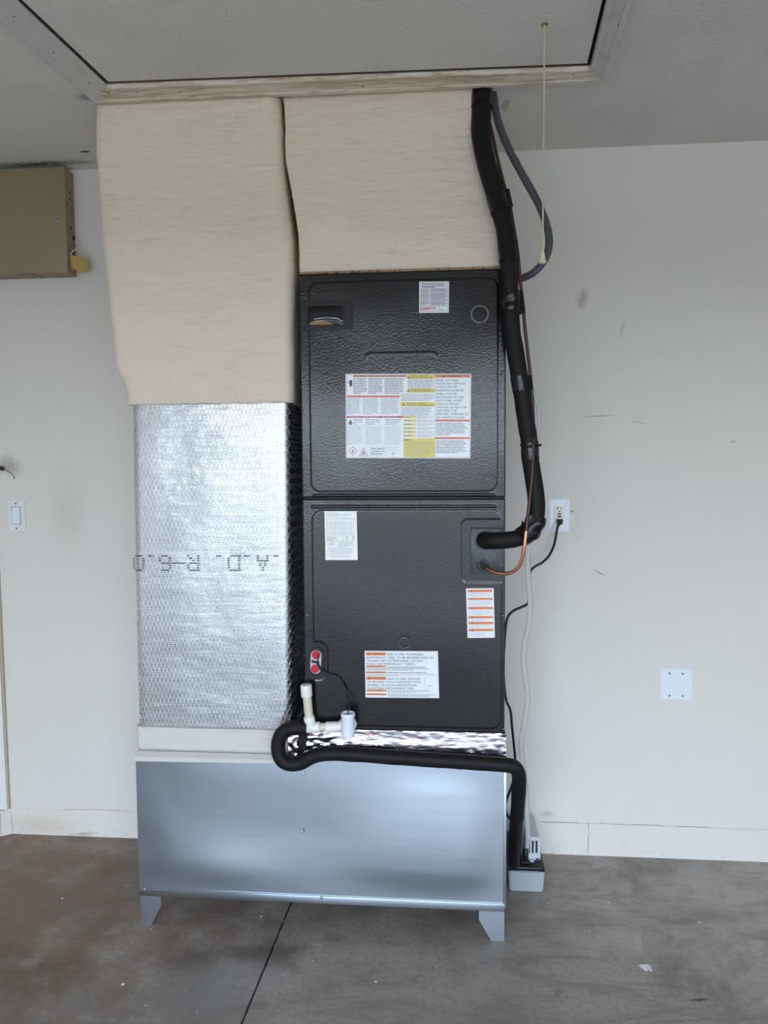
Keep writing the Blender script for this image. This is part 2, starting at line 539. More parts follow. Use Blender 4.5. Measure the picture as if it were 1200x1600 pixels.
dscrew_m = M('dark_painted_screw', lin(70, 74, 78), 0.35, 0.6)
paper_m = M('laminated_label_paper', lin(232, 234, 238), 0.22)
paper_m.bump(paper_m.noise(70, 4, 0.7, dist=1.5), 0.10, 0.003)
paperw_m = M('plain_white_label', lin(244, 244, 240), 0.35)
orange_m = M('orange_print', lin(214, 108, 62), 0.3)
orange2_m = M('bright_orange_print', lin(226, 128, 66), 0.3)
crimson_m = M('crimson_print', lin(196, 58, 84), 0.3)
red_m = M('red_print', lin(204, 70, 66), 0.3)
yellow_m = M('yellow_print', lin(222, 204, 74), 0.3)
black_m = M('black_print', lin(48, 48, 54), 0.3)
grey_m = M('fine_grey_print', lin(150, 152, 160), 0.3)
lgrey_m = M('pale_grey_print', lin(196, 198, 204), 0.3)
PRINT = [paper_m, orange_m, yellow_m, black_m, grey_m, crimson_m, red_m, lgrey_m, orange2_m, paperw_m]
PI_ = {'paper': 0, 'orange': 1, 'yellow': 2, 'black': 3, 'grey': 4, 'crimson': 5, 'red': 6, 'lgrey': 7, 'orange2': 8, 'white': 9}

foam_m = M('black_foam_insulation', lin(20, 20, 20), 0.6, 0.0, 0.25)
foam_m.bump(foam_m.noise(90, 4, 0.6), 0.12, 0.002)
tape_m = M('black_vinyl_tape', lin(9, 9, 10), 0.22, 0.0, 0.4)
tape_m.bump(tape_m.noise(40, 3, 0.6), 0.35, 0.004)
copper_m = M('copper_tube', lin(234, 164, 128), 0.24, 1.0)
copper_m.mix(copper_m.math('MULTIPLY', copper_m.mask(copper_m.noise(9, 4), 0.5, 0.7), 0.25), lin(150, 92, 70))
dcopper_m = M('tarnished_copper', lin(84, 60, 50), 0.45, 0.5)
conduit_m = M('grey_flexible_conduit', lin(74, 76, 82), 0.38)
wht_m = M('white_paint_smear', lin(200, 198, 192), 0.6)
conduit_m.spot(((0.1431,-0.4200,2.3721)[0], (0.1431,-0.4200,2.3721)[2]), (0.02, 0.03), lin(200, 198, 192), 0.9, 60)
cotton_m = M('cream_cord', lin(206, 186, 158), 0.8)
knob_m = M('cream_plastic_knob', lin(222, 210, 176), 0.4)
pvc_m = M('white_pvc', lin(232, 232, 226), 0.3)
pvco_m = M('yellowed_pvc', lin(214, 206, 184), 0.35)
pvco_m.mix(pvco_m.math('MULTIPLY', pvco_m.mask(pvco_m.noise(30, 5), 0.5, 0.7), 0.5), lin(190, 170, 138))
cup_m = M('bluish_white_plastic', lin(232, 234, 246), 0.3)
redcap_m = M('red_plug_plastic', lin(208, 44, 62), 0.35)
oval_m = M('pale_grey_plastic', lin(186, 192, 198), 0.4)
crinkle_m = M('crinkled_foil_tape', lin(214, 212, 218), 0.22, 1.0)
cf = crinkle_m.noise(60, 4, 0.7, crinkle_m.mapping((0.6, 1, 2.0)))
crinkle_m.mix(crinkle_m.math('MULTIPLY', crinkle_m.mask(cf, 0.57, 0.61), 0.75), lin(150, 44, 88))
crinkle_m.bump(crinkle_m.noise(12, 4, 0.6, crinkle_m.mapping((0.6, 1, 3.2)), 0.8), 0.3, 0.012)
tank_m = M('pale_grey_tank', lin(158, 164, 168), 0.4)
motor_m = M('white_motor_cover', lin(192, 200, 206), 0.35)
badge_m = M('navy_badge', lin(60, 66, 92), 0.35)
vinyl_m = M('translucent_vinyl_tube', lin(238, 240, 240), 0.18)
vinyl_m.b.inputs['Transmission Weight'].default_value = 0.55
vinyl_m.b.inputs['IOR'].default_value = 1.3
cord_m = M('black_cord_rubber', lin(20, 21, 26), 0.42)
cover_m = M('white_cover_plate', lin(226, 232, 240), 0.28)
ivory_m = M('ivory_receptacle', lin(226, 224, 210), 0.35)
redbtn_m = M('red_reset_button', lin(150, 40, 44), 0.4)
panel_m = M('tan_enamelled_steel', lin(142, 131, 104), 0.42)
panel_m.mix(panel_m.math('MULTIPLY', panel_m.mask(panel_m.noise(4, 6), 0.5, 0.7), 0.3), lin(128, 118, 92))
panels_m = M('worn_panel_side', lin(150, 134, 110), 0.55)
panels_m.mix(panels_m.mask(panels_m.noise(24, 6, 0.7), 0.55, 0.62), lin(112, 98, 78))
brass_m = M('brass_padlock', lin(196, 170, 100), 0.42, 0.2)
shackle_m = M('pale_wire_loop', lin(222, 216, 200), 0.5)
wire_m = M('dark_brown_wire', lin(52, 38, 34), 0.5)
scrap_m = M('white_paper_scrap', lin(228, 228, 226), 0.7)
chip_m = M('plaster_chip', lin(222, 218, 208), 0.8)
casing_m = M('white_door_casing', lin(226, 226, 224), 0.45)
edge_m = M('dirty_casing_edge', lin(186, 172, 146), 0.6)

# ------------------------------------------------------------------ the setting
X0, X1, YF, H = -3.0, 3.1, OPEN_Y, 2.44
# floor: two slabs with a tooled joint between them over a dark bed
base_bm = box((X0, YF, -0.12), (X1, 0.05, -0.02))
floor = struct('floor', base_bm, joint_m)
ja, jb = Vector((-0.4934,-0.3553,0.0000)), Vector((-0.5105,-0.8657,0.0000))
def jx(y): return ja.x+(jb.x-ja.x)*(y-ja.y)/(jb.y-ja.y)
def slab(side):
    bm = bmesh.new()
    ys = [0.05 - k*(0.05-YF)/220 for k in range(221)]
    edge, far = [], []
    for y in ys:
        j = jx(y)+side*(0.0028+0.0022*abs(noise.noise((side*3.1, y*28, 0)))+0.001*noise.noise((side, y*110, 2)))
        edge.append((j, y))
        far.append((X1 if side > 0 else X0, y))
    for z in (0.0, -0.02):
        pass
    top_e = [bm.verts.new((x, y, 0)) for x, y in edge]
    top_f = [bm.verts.new((x, y, 0)) for x, y in far]
    bot_e = [bm.verts.new((x, y, -0.02)) for x, y in edge]
    for k in range(len(ys)-1):
        bm.faces.new((top_e[k], top_e[k+1], top_f[k+1], top_f[k]))
        bm.faces.new((top_e[k], bot_e[k], bot_e[k+1], top_e[k+1]))
    return bm
for s_ in (-1, 1):
    o = obj('slab', slab(s_), floor_m, floor, smooth=None)

crack_m = M('crack_dirt', lin(128, 122, 116), 0.9)
fill = bmesh.new()
for c_, r_ in (((-0.4955,-0.5657,-0.0030), 0.012), ((-0.4829,-0.5954,-0.0030), 0.008), ((-0.4979,-0.4462,-0.0030), 0.007), ((-0.5107,-0.7168,-0.0030), 0.006), ((-0.5129,-0.8344,-0.0030), 0.007), ((-0.5067,-0.6560,-0.0030), 0.005)):
    bmesh.ops.create_icosphere(fill, subdivisions=1, radius=r_, matrix=Matrix.Translation(c_) @ Matrix.Diagonal((0.30, 1.0, 0.35, 1)))
fill_m = M('crumbled_joint_filler', lin(190, 176, 140), 0.8)
o = obj('joint_filler', fill, fill_m, floor)
o['kind'] = 'stuff'
# back wall with the slightly proud concrete stem course below
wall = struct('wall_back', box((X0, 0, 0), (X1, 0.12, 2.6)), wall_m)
def stem(x0, x1, za, zb, t=0.0015):
    bm = bmesh.new()
    n = 160
    rows = []
    for k in range(n+1):
        x = x0+(x1-x0)*k/n
        z = za+(zb-za)*k/n + 0.003*noise.noise((x*16, 1.7, 0))+0.0012*noise.noise((x*70, 2.7, 0))
        rows.append([bm.verts.new(p) for p in ((x, -t, -0.004), (x, -t, z), (x, 0.004, z), (x, 0.004, -0.004))])
    for k in range(n):
        for q in range(4): bm.faces.new((rows[k][q], rows[k][(q+1) % 4], rows[k+1][(q+1) % 4], rows[k+1][q]))
    bm.faces.new(rows[0][::-1]); bm.faces.new(rows[-1])
    return bm
obj('stem_course', stem(-1.640, (0.5001,0.0000,0.0847)[0]-0.0012, 0.100, 0.117), wall_m, wall)
obj('stem_course', stem((0.5001,0.0000,0.0847)[0]+0.0012, X1, 0.117, 0.113), wall_m, wall)
# hairline crack where the wall meets the stem course and the upright crack beside it
def crack(pts, w):
    bm = bmesh.new()
    P = spline(pts, 10)
    prev = None
    for k, p in enumerate(P):
        d = (P[min(k+1, len(P)-1)]-P[max(k-1, 0)]).normalized()
        nrm = Vector((-d.z, 0, d.x))
        ww = w*(0.5+0.9*abs(noise.noise(p*45)))
        jit = nrm*0.003*noise.noise(p*38)
        a = bm.verts.new(p+jit+nrm*ww)
        b = bm.verts.new(p+jit-nrm*ww)
        c = bm.verts.new(p+jit+Vector((0, 0.004, 0)))
        if prev:
            bm.faces.new((prev[0], a, c, prev[2]))
            bm.faces.new((prev[2], c, b, prev[1]))
        prev = (a, b, c)
    return bm
obj('crack', crack([(0.4993,-0.0022,0.1162), (0.5041,-0.0022,0.0860), (0.5000,-0.0022,0.0484), (0.5005,-0.0022,0.0086)], 0.0009), crack_m, wall)
obj('crack', crack([(0.3341,-0.0022,0.1173), (0.5680,-0.0022,0.1175), (0.7875,-0.0022,0.1173), (0.9392,-0.0022,0.1159), (1.1109,-0.0022,0.1141)], 0.0005), crack_m, wall)
obj('crack', crack([(-1.6248,-0.0022,0.0975), (-1.4856,-0.0022,0.0998), (-1.3099,-0.0022,0.1058), (-1.1735,-0.0022,0.1030)], 0.0004), edge_m, wall)

struct('wall_left', box((X0-0.12, YF, 0), (X0, 0.12, 2.6)), wall_m)
struct('wall_right', box((X1, YF, 0), (X1+0.12, 0.12, 2.6)), wall_m)
fb = box((X0, YF-0.12, 0), (OPEN_X0, YF, 2.6))
box((OPEN_X1, YF-0.12, 0), (X1, YF, 2.6), bm=fb)
box((OPEN_X0, YF-0.12, OPEN_Z), (OPEN_X1, YF, 2.6), bm=fb)
struct('wall_front', fb, wall_m)
drive_m = M('driveway_concrete', lin(152, 141, 124), 0.8)
drive_m.mix(drive_m.math('MULTIPLY', drive_m.mask(drive_m.noise(1.5, 6), 0.4, 0.7), 0.4), lin(132, 122, 106))
struct('ground', box((-40, -60, -0.14), (40, YF-0.0, -0.02)), drive_m)

# clipped hedge across the street, seen only in reflections and as the skyline the daylight comes over
hedge_m = M('street_hedge_leaves', lin(74, 86, 54), 0.8)
hb = bmesh.new()
hx = [-38+76*k/150 for k in range(151)]
prev = None
for x in hx:
    t_ = 2.3+0.9*noise.noise((x*0.35, 2, 0))+0.4*noise.noise((x*1.3, 5, 0))
    r_ = [hb.verts.new(p) for p in ((x, -30.0, -0.05), (x, -30.0+0.3*noise.noise((x, 1, 1)), t_*0.7), (x, -30.8, t_), (x, -32.0, t_*0.95), (x, -32.5, -0.05))]
    if prev:
        for q in range(4): hb.faces.new((prev[q], r_[q], r_[q+1], prev[q+1]))
    prev = r_
struct('horizon_hedge', hb, hedge_m, smooth=None)

# attic hatch: opening in the ceiling, panel, four casing boards
inner = [Vector((-0.9306,-0.5533,2.4400)), Vector((0.3823,-0.5174,2.4400)), Vector((0.340, -1.17, 2.44)), Vector((-0.985, -1.20, 2.44))]
outer = [Vector((-0.9986,-0.4750,2.4400)), Vector((0.4307,-0.4564,2.4400)), Vector((0.405, -1.245, 2.44)), Vector((-1.06, -1.27, 2.44))]
hole = inner
def ceiling_bm():
    bm = bmesh.new()
    lo = [Vector((X0, 0.05, H)), Vector((X1, 0.05, H)), Vector((X1, YF, H)), Vector((X0, YF, H))]
    a = [bm.verts.new(p) for p in lo]
    b = [bm.verts.new(p) for p in hole]
    c = [bm.verts.new(p+Vector((0, 0, 0.12))) for p in lo]
    d = [bm.verts.new(p+Vector((0, 0, 0.12))) for p in hole]
    for k in range(4):
        j = (k+1) % 4
        bm.faces.new((a[k], a[j], b[j], b[k]))
        bm.faces.new((c[k], d[k], d[j], c[j]))
        bm.faces.new((b[k], b[j], d[j], d[k])).material_index = 1  # hole sides coloured dark to stand for shade in the gap
        bm.faces.new((a[k], c[k], c[j], a[j]))
    return bm
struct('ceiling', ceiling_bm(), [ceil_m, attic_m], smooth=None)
struct('roof_deck', box((X0, YF, 2.62), (X1, 0.1, 2.70)), attic_m)

hatch = thing('attic_hatch', 'textured pull-down attic hatch in the ceiling with worn painted casing', 'hatch', (-0.28, -0.86, 2.44))
cen = sum(inner, Vector())/4
pb = bmesh.new()
ins = [p+(cen-p).normalized()*0.007 for p in inner]
ins[0] += Vector((0.003, -0.003, 0)); ins[1] += Vector((-0.004, -0.005, 0))
lo_ = [pb.verts.new(p+Vector((0, 0, 0.002))) for p in ins]
hi_ = [pb.verts.new(p+Vector((0, 0, 0.022))) for p in ins]
pb.faces.new(lo_)
pb.faces.new(hi_)
for k in range(4): pb.faces.new((lo_[k], lo_[(k+1) % 4], hi_[(k+1) % 4], hi_[k]))
obj('hatch_panel', pb, ceil_m, hatch, smooth=None)
stop = bmesh.new()
so = [p+(p-cen).normalized()*0.0 for p in inner]
for k in range(4):
    j = (k+1) % 4
    q = [so[k], so[j], so[j]+(cen-so[j]).normalized()*0.05, so[k]+(cen-so[k]).normalized()*0.05]
    a = [stop.verts.new(p+Vector((0, 0, 0.030))) for p in q]
    b = [stop.verts.new(p+Vector((0, 0, 0.060))) for p in q]
    stop.faces.new(a); stop.faces.new(b[::-1])
    for i in range(4): stop.faces.new((a[i], a[(i+1) % 4], b[(i+1) % 4], b[i]))
obj('stop_frame', stop, attic_m, hatch)
PROF = [(0.0, 0.0), (0.0, 0.003), (0.07, 0.0105), (0.22, 0.011), (0.26, 0.008), (0.34, 0.0085), (0.40, 0.010), (0.66, 0.013), (0.72, 0.0135), (0.76, 0.0165), (0.93, 0.0175), (0.98, 0.016), (1.0, 0.013), (1.0, 0.0)]
def casing(k):
    j = (k+1) % 4
    bm = bmesh.new()
    rows = []
    N = 24
    for i in range(N+1):
        s = i/N
        row = []
        for t, h in PROF:
            a = inner[k].lerp(outer[k], t).lerp(inner[j].lerp(outer[j], t), s)
            w = 0.0006*noise.noise((a.x*9, a.y*9, t*3))
            row.append(bm.verts.new(a+Vector((0, 0, -h+w if h > 0 else 0))))
        rows.append(row)
    for i in range(N):
        for m in range(len(PROF)-1):
            bm.faces.new((rows[i][m], rows[i+1][m], rows[i+1][m+1], rows[i][m+1]))
    bm.faces.new(rows[0]); bm.faces.new(rows[-1][::-1])
    return bm
for k in range(4):
    o = obj('casing_board', casing(k), peel_m if k == 0 else trim_m, hatch, smooth=25)
    if k == 0: o['label'] = 'back casing board with brown patches of peeled paint'
cb = bmesh.new()
for t in (0.1, 0.35, 0.6, 0.85):
    q = inner[0].lerp(outer[0], t)
    bmesh.ops.create_icosphere(cb, subdivisions=2, radius=0.012, matrix=Matrix.Translation(q+Vector((0.006, 0, -0.012))) @ Matrix.Diagonal((1.0, 0.6, 0.4, 1)))
obj('caulk', cb, caulk_m, hatch)
# nail heads along the boards
for p in ((-0.9899,-0.8899,2.4240), (-0.9612,-0.5916,2.4240), (-0.8538,-0.5256,2.4260), (-0.7330,-0.5207,2.4260), (0.3402,-0.5065,2.4240), (0.4075,-0.7228,2.4240), (-0.9772,-0.7414,2.4240), (-0.2259,-0.5024,2.4240)):
    bm = bmesh.new()
    bmesh.ops.create_icosphere(bm, subdivisions=1, radius=0.0022, matrix=Matrix.Translation(p) @ Matrix.Diagonal((1, 1, 0.5, 1)))
    obj('nail_head', bm, dark_m, hatch)

# door casing at the left edge of the view and the curb bump beneath it
cas = prism([(-1.760, 0.105), (-1.652, 0.100), (-1.656, 0.6), (-1.662, 2.16), (-1.760, 2.16)], 0.0, -0.016)
for xa, xb in ((-1.735, -1.722), (-1.700, -1.690)):
    box((xa, -0.021, 0.105), (xb, -0.014, 2.16), 0.002, 1, cas)
trim1 = struct('trim_1', cas, casing_m)
obj('casing_edge', prism([(-1.652, 0.100), (-1.646, 0.100), (-1.656, 2.16), (-1.662, 2.16)], 0.0, -0.012), edge_m, trim1)
curb = prism([(-2.30, 0.0), (-1.676, 0.0), (-1.672, 0.094), (-2.30, 0.098)], -0.002, -0.034)
bmesh.ops.bevel(curb, geom=curb.edges[:], offset=0.006, segments=2, affect='EDGES')
tr2 = struct('trim_2', curb, wall_m)
ramp = bmesh.new()
vv = [ramp.verts.new(p) for p in ((-1.690, -0.033, 0.0), (-1.643, -0.002, 0.0), (-1.646, -0.002, 0.098), (-1.690, -0.033, 0.092), (-1.690, 0, 0.0), (-1.690, 0, 0.098))]
ramp.faces.new((vv[0], vv[1], vv[2], vv[3])); ramp.faces.new((vv[3], vv[2], vv[5])); ramp.faces.new((vv[0], vv[4], vv[1])); ramp.faces.new((vv[0], vv[3], vv[5], vv[4]))
obj('curb_return', ramp, wall_m, tr2, smooth=None)

# ------------------------------------------------------------------ galvanised plenum box on legs
PX0, PX1, PY, PB = -0.929, 0.169, -0.496, -0.035
plen = thing('plenum_box', 'wide galvanised sheet metal plenum box standing on tapered legs on concrete', 'plenum', (-0.38, -0.265, 0))
bm = bmesh.new()
nx, nz = 90, 40
g = []
for i in range(nx+1):
    r_ = []
    for k in range(nz+1):
        x = PX0+(PX1-PX0)*i/nx
        z = 0.112+(0.528-0.112)*k/nz
        sm_ = lambda t: t*t*(3-2*t) if t < 1 else 1.0
        fade = sm_(min(x-PX0, PX1-x)/0.12)*sm_(min(z-0.112, 0.528-z)/0.10) if 0 < i < nx and 0 < k < nz else 0
        d = fade*(0.013*math.exp(-((x+0.05)/0.20)**2-((z-0.25)/0.20)**2)+0.007*math.exp(-((x+0.70)/0.16)**2-((z-0.14)/0.10)**2)-0.005*math.exp(-((x+0.50)/0.22)**2-((z-0.34)/0.12)**2)+0.0025*noise.noise((x*4, z*4, 4.1)))     # thin bowed sheet, its bulges shaped to place the highlights
        r_.append(bm.verts.new((x, PY-d, z)))
    g.append(r_)
for i in range(nx):
    for k in range(nz): bm.faces.new((g[i][k], g[i+1][k], g[i+1][k+1], g[i][k+1]))
obj('front_sheet', bm, galv_m, plen, smooth=60)
obj('body', box((PX0+0.001, PY+0.012, 0.10), (PX1, PB, 0.528), 0.002), galv_m, plen)
fl = box((PX0+0.002, PY-0.004, 0.0905), (PX1-0.001, PY+0.02, 0.1135), 0.0015)
obj('bottom_flange', fl, galv_m, plen)
cs = box((PX1-0.006, PY-0.003, 0.10), (PX1+0.003, PY+0.02, 0.528), 0.001)
obj('corner_seam', cs, galv_m, plen)
def leg_front(left):
    if left: poly = [(-0.924, 0.0), (-0.8925, 0.0), (-0.862, 0.061), (-0.862, 0.0885), (-0.924, 0.0885)]
    else: poly = [(0.165, 0.0), (0.1285, 0.0), (0.0935, 0.062), (0.0935, 0.0895), (0.165, 0.0895)]
    return poly
for left in (True, False):
    poly = leg_front(left)
    b1 = prism(poly, PY-0.0015, PY+0.0005)
    bx0, bx1 = (-0.926, -0.924) if left else (0.165, 0.167)
    bq = bmesh.new()
    yy = [PY-0.0015, PY+0.035, PY+0.065, PY+0.065, PY-0.0015]
    zz = [0.0, 0.0, 0.061, 0.0895, 0.0895]
    A = [bq.verts.new((bx0, y, z)) for y, z in zip(yy, zz)]
    B = [bq.verts.new((bx1, y, z)) for y, z in zip(yy, zz)]
    bq.faces.new(A); bq.faces.new(B[::-1])
    for i in range(5): bq.faces.new((A[i], A[(i+1) % 5], B[(i+1) % 5], B[i]))
    merge(b1, bq)
    lip = box((min(p[0] for p in poly), PY-0.0030, 0.0865), (max(p[0] for p in poly), PY, 0.0905), 0.0008, 1)
    merge(b1, lip)
    obj('leg', b1, galv_m, plen)
for x in (-0.90, 0.13):
    obj('leg', prism([(x-0.03, 0), (x+0.03, 0), (x+0.03, 0.095), (x-0.03, 0.095)], PB-0.004, PB), galv_m, plen)
for p in ((-0.4181,-0.4990,0.4844), (-0.4254,-0.4990,0.3096), (-0.3693,-0.5005,0.1101), (-0.9105,-0.5005,0.1119), (0.1509,-0.5005,0.1075)):
    screw(plen, p, steel_m, 0.0048)
for p in ((-0.9288,-0.4900,0.3602), (-0.9305,-0.4900,0.3044)):
    screw(plen, p, steel_m, 0.0035)

# ------------------------------------------------------------------ lofted duct sections
def duct(secs, yb, rad, step=0.007, amp=0.0016, low=0.004, seed=0, rag=0.0, cx=(1.0, 1.0)):
    """secs [(z, x_left, x_right, y_front)] from bottom to top, rounded vertical corners, hand-brushed surface"""
    zs = []
    z = secs[0][0]
    while z < secs[-1][0]:
        zs.append(z); z += step
    zs.append(secs[-1][0])
    def at(z):
        for a, b in zip(secs, secs[1:]):
            if z <= b[0]+1e-9:
                t = (z-a[0])/(b[0]-a[0])
                return [a[i]+(b[i]-a[i])*t for i in (1, 2, 3)]
    bm = bmesh.new()
    rows = []
    NF, NS, NC = 56, 26, 5
    for zi, z in enumerate(zs):
        xl, xr, yf = at(z)
        pts = []
        for k in range(NS): pts.append((xl, yb+(yf+rad-yb)*k/NS, -1, 0))
        for k in range(NC):
            a = math.pi/2*k/NC
            pts.append((xl+rad-rad*math.cos(a), yf+rad-rad*math.sin(a), -math.cos(a), -math.sin(a)))
        for k in range(NF): pts.append((xl+rad+(xr-xl-2*rad)*k/NF, yf, 0, -1))
        for k in range(NC):
            a = math.pi/2*k/NC
            pts.append((xr-rad+rad*math.sin(a), yf+rad-rad*math.cos(a), math.sin(a), -math.cos(a)))
        for k in range(NS+1): pts.append((xr, yf+rad+(yb-yf-rad)*k/NS, 1, 0))
        row = []
        for x, y, ux, uy in pts:
            d = low*noise.noise((x*7+seed, y*7, z*7))+amp*noise.noise((x*16+seed, y*16, z*85))+amp*0.6*noise.noise((x*55, y*55+seed, z*60))
            zz = z+(rag*noise.noise((x*40+seed, y*40, 3.3)) if zi == 0 else 0)
            row.append(bm.verts.new((x+ux*d, y+uy*d, zz)))
        rows.append(row)
    for i in range(len(rows)-1):
        for k in range(len(rows[0])-1):
            bm.faces.new((rows[i][k], rows[i][k+1], rows[i+1][k+1], rows[i+1][k]))
    bm.faces.new(rows[0]); bm.faces.new(rows[-1][::-1])
    return bm

ret = thing('return_duct', 'tall duct coated in cream mastic above, bare silver foil below, left of the dark cabinet', 'duct', (-0.69, -0.25, 0.5285))
W = [(640, 200, 457), (600, 197, 461), (585, 186, 462), (575, 181, 461), (540, 177.5, 459.5), (480, 171, 461), (430, 167, 461.5), (385, 163, 459), (350, 160, 454), (300, 154.5, 447), (240, 151.5, 442.5), (200, 151.5, 439.5), (155, 152, 436)]
LW = [[(-0.9389,-0.4820,1.5550), (-0.4392,-0.4820,1.5484)], [(-0.9395,-0.4850,1.6178), (-0.4357,-0.4850,1.6100)], [(-0.9550,-0.4870,1.6512), (-0.4348,-0.4870,1.6424)], [(-0.9695,-0.4870,1.6809), (-0.4353,-0.4870,1.6713)],
      [(-0.9766,-0.4850,1.7587), (-0.4374,-0.4850,1.7474)], [(-0.9862,-0.4830,1.8511), (-0.4337,-0.4830,1.8374)], [(-0.9919,-0.4810,1.9430), (-0.4328,-0.4810,1.9272)], [(-0.9979,-0.4790,2.0256), (-0.4366,-0.4790,2.0079)],
      [(-1.0025,-0.4770,2.0898), (-0.4443,-0.4770,2.0709)], [(-1.0110,-0.4750,2.1812), (-0.4544,-0.4750,2.1603)], [(-1.0137,-0.4720,2.2903), (-0.4644,-0.4720,2.2675)], [(-1.0096,-0.4680,2.4439), (-0.4720,-0.4680,2.4183)]]
secs = [(max(a[2], 0), a[0], b[0], a[1]) for a, b in LW]
secs[0] = (1.570, secs[0][1], secs[0][2], secs[0][3])
secs[-1] = (2.4395, secs[-1][1], secs[-1][2], secs[-1][3])
o = obj('coated_section', duct(secs, -0.05, 0.030, 0.006, 0.0015, 0.0035, 1.0, 0.0025), mastic_m, ret, smooth=70)
o['label'] = 'cream brushed mastic coating'
fz = [(0.595, -0.937, -0.459, -0.468), (0.9, -0.934, -0.455, -0.470), (1.3, -0.930, -0.451, -0.470), (1.60, -0.926, -0.448, -0.470)]
foil = obj('foil_section', duct(fz, -0.05, 0.026, 0.0085, 0.0005, 0.0018, 5.0), foil_m, ret, smooth=70)
foil['label'] = 'bare silver foil facing with diamond thread pattern'
DOT = {'A': ['..#..', '..#..', '.#.#.', '.#.#.', '#####', '#...#', '#...#'], 'D': ['####.', '#...#', '#...#', '#...#', '#...#', '#...#', '####.'],
       'R': ['####.', '#...#', '#...#', '####.', '#.#..', '#..#.', '#...#'], '6': ['.###.', '#....', '#....', '####.', '#...#', '#...#', '.###.'],
       '0': ['.###.', '#...#', '#...#', '#...#', '#...#', '#...#', '.###.'], '-': ['.....', '.....', '.....', '#####', '.....', '.....', '.....'],
       '.': ['.....', '.....', '.....', '.....', '.....', '.....', '..##.']}
db = bmesh.new()
for ch, a, b in (('.', (-0.4775,-0.4740,1.1279), (-0.5107,-0.4740,1.0787)), ('A', (-0.5194,-0.4740,1.1277), (-0.5546,-0.4740,1.0785)), ('.', (-0.5633,-0.4740,1.1276), (-0.5987,-0.4740,1.0782)), ('D', (-0.6035,-0.4740,1.1274), (-0.6430,-0.4740,1.0780)),
                 ('.', (-0.6477,-0.4740,1.1273), (-0.6835,-0.4740,1.0777)), ('R', (-0.7269,-0.4740,1.1270), (-0.7650,-0.4740,1.0773)), ('-', (-0.7696,-0.4740,1.1268), (-0.8099,-0.4740,1.0770)),
                 ('6', (-0.8125,-0.4740,1.1267), (-0.8509,-0.4740,1.0768)), ('.', (-0.8535,-0.4740,1.1265), (-0.8902,-0.4740,1.0766)), ('0', (-0.8947,-0.4740,1.1264), (-0.9296,-0.4740,1.0764))):
    for r_, row in enumerate(DOT[ch]):
        for c_, q in enumerate(row):
            if q == '#':
                x = a[0]+(b[0]-a[0])*(c_+0.5)/5          # printed upside down: the text runs right to left, its foot is at the top
                z = b[2]+(a[2]-b[2])*(r_+0.5)/7
                w = 0.0034
                yy = -0.4735-0.0018*max(0, noise.noise((x*7+5, -0.47*7, z*7)))
                f = [db.verts.new((x+dx*w, yy, z+dz*0.0016)) for dx, dz in ((-1, -1), (1, -1), (1, 1), (-1, 1))]
                db.faces.new(f)
o = obj('stencil_print', db, ink_m, foil, smooth=None)
o['kind'] = 'stuff'
bsecs = [(0.5285, -0.929, -0.455, -0.478), (0.545, -0.9335, -0.450, -0.485), (0.575, -0.9345, -0.450, -0.484), (0.606, -0.937, -0.452, -0.480)]
base_m = M('bluer_lit_mastic', lin(204, 201, 196), 0.6)  # same mastic as the duct, bluer light put into its colour
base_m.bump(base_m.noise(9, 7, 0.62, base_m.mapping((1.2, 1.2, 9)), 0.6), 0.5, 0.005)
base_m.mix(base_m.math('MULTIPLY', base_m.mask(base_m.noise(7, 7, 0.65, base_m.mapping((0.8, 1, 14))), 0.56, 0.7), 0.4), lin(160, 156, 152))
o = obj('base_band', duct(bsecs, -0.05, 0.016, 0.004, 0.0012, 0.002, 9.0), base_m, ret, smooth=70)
# the mastic laps down over the top of the plenum front
lap = bmesh.new()
for i in range(61):
    x = -0.930+i*0.0079
    zl = 0.509+0.006*i/60-0.001*noise.noise((x*30, 0, 0))
    top = lap.verts.new((x, -0.487, 0.536)); bot = lap.verts.new((x, -0.5025, zl)); mid = lap.verts.new((x, -0.5025-0.0015*noise.noise((x*12, 1, 1)), 0.524)); bk = lap.verts.new((x, -0.494, zl))
    if i:
        lap.faces.new((pt, top, mid, pm)); lap.faces.new((pm, mid, bot, pbt)); lap.faces.new((pbt, bot, bk, pbk))
    pt, pm, pbt, pbk = top, mid, bot, bk
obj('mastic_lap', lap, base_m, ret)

sup = thing('supply_duct', 'short cream mastic duct rising from the top of the dark cabinet', 'duct', (-0.13, -0.25, 1.934))
RW = [[(-0.4136,-0.4840,1.9366), (0.1506,-0.4840,1.9326)], [(-0.4159,-0.4820,1.9940), (0.1471,-0.4820,1.9766)], [(-0.4239,-0.4780,2.0699), (0.1418,-0.4780,2.0507)], [(-0.4347,-0.4740,2.1423), (0.1296,-0.4740,2.1216)],
      [(-0.4469,-0.4680,2.2120), (0.1070,-0.4680,2.1902)], [(-0.4543,-0.4640,2.2615), (0.0948,-0.4640,2.2389)], [(-0.4567,-0.4560,2.3443), (0.0818,-0.4560,2.3204)], [(-0.4621,-0.4460,2.4372), (0.0812,-0.4460,2.4112)]]
secs = [(a[2], a[0], b[0], a[1]) for a, b in RW]
secs[0] = (1.934, secs[0][1], secs[0][2], secs[0][3])
secs[-1] = (2.4395, secs[-1][1], secs[-1][2], secs[-1][3])
obj('coated_section', duct(secs, -0.05, 0.012, 0.006, 0.0017, 0.004, 21.0, 0.0), mastic_m, sup, smooth=70)

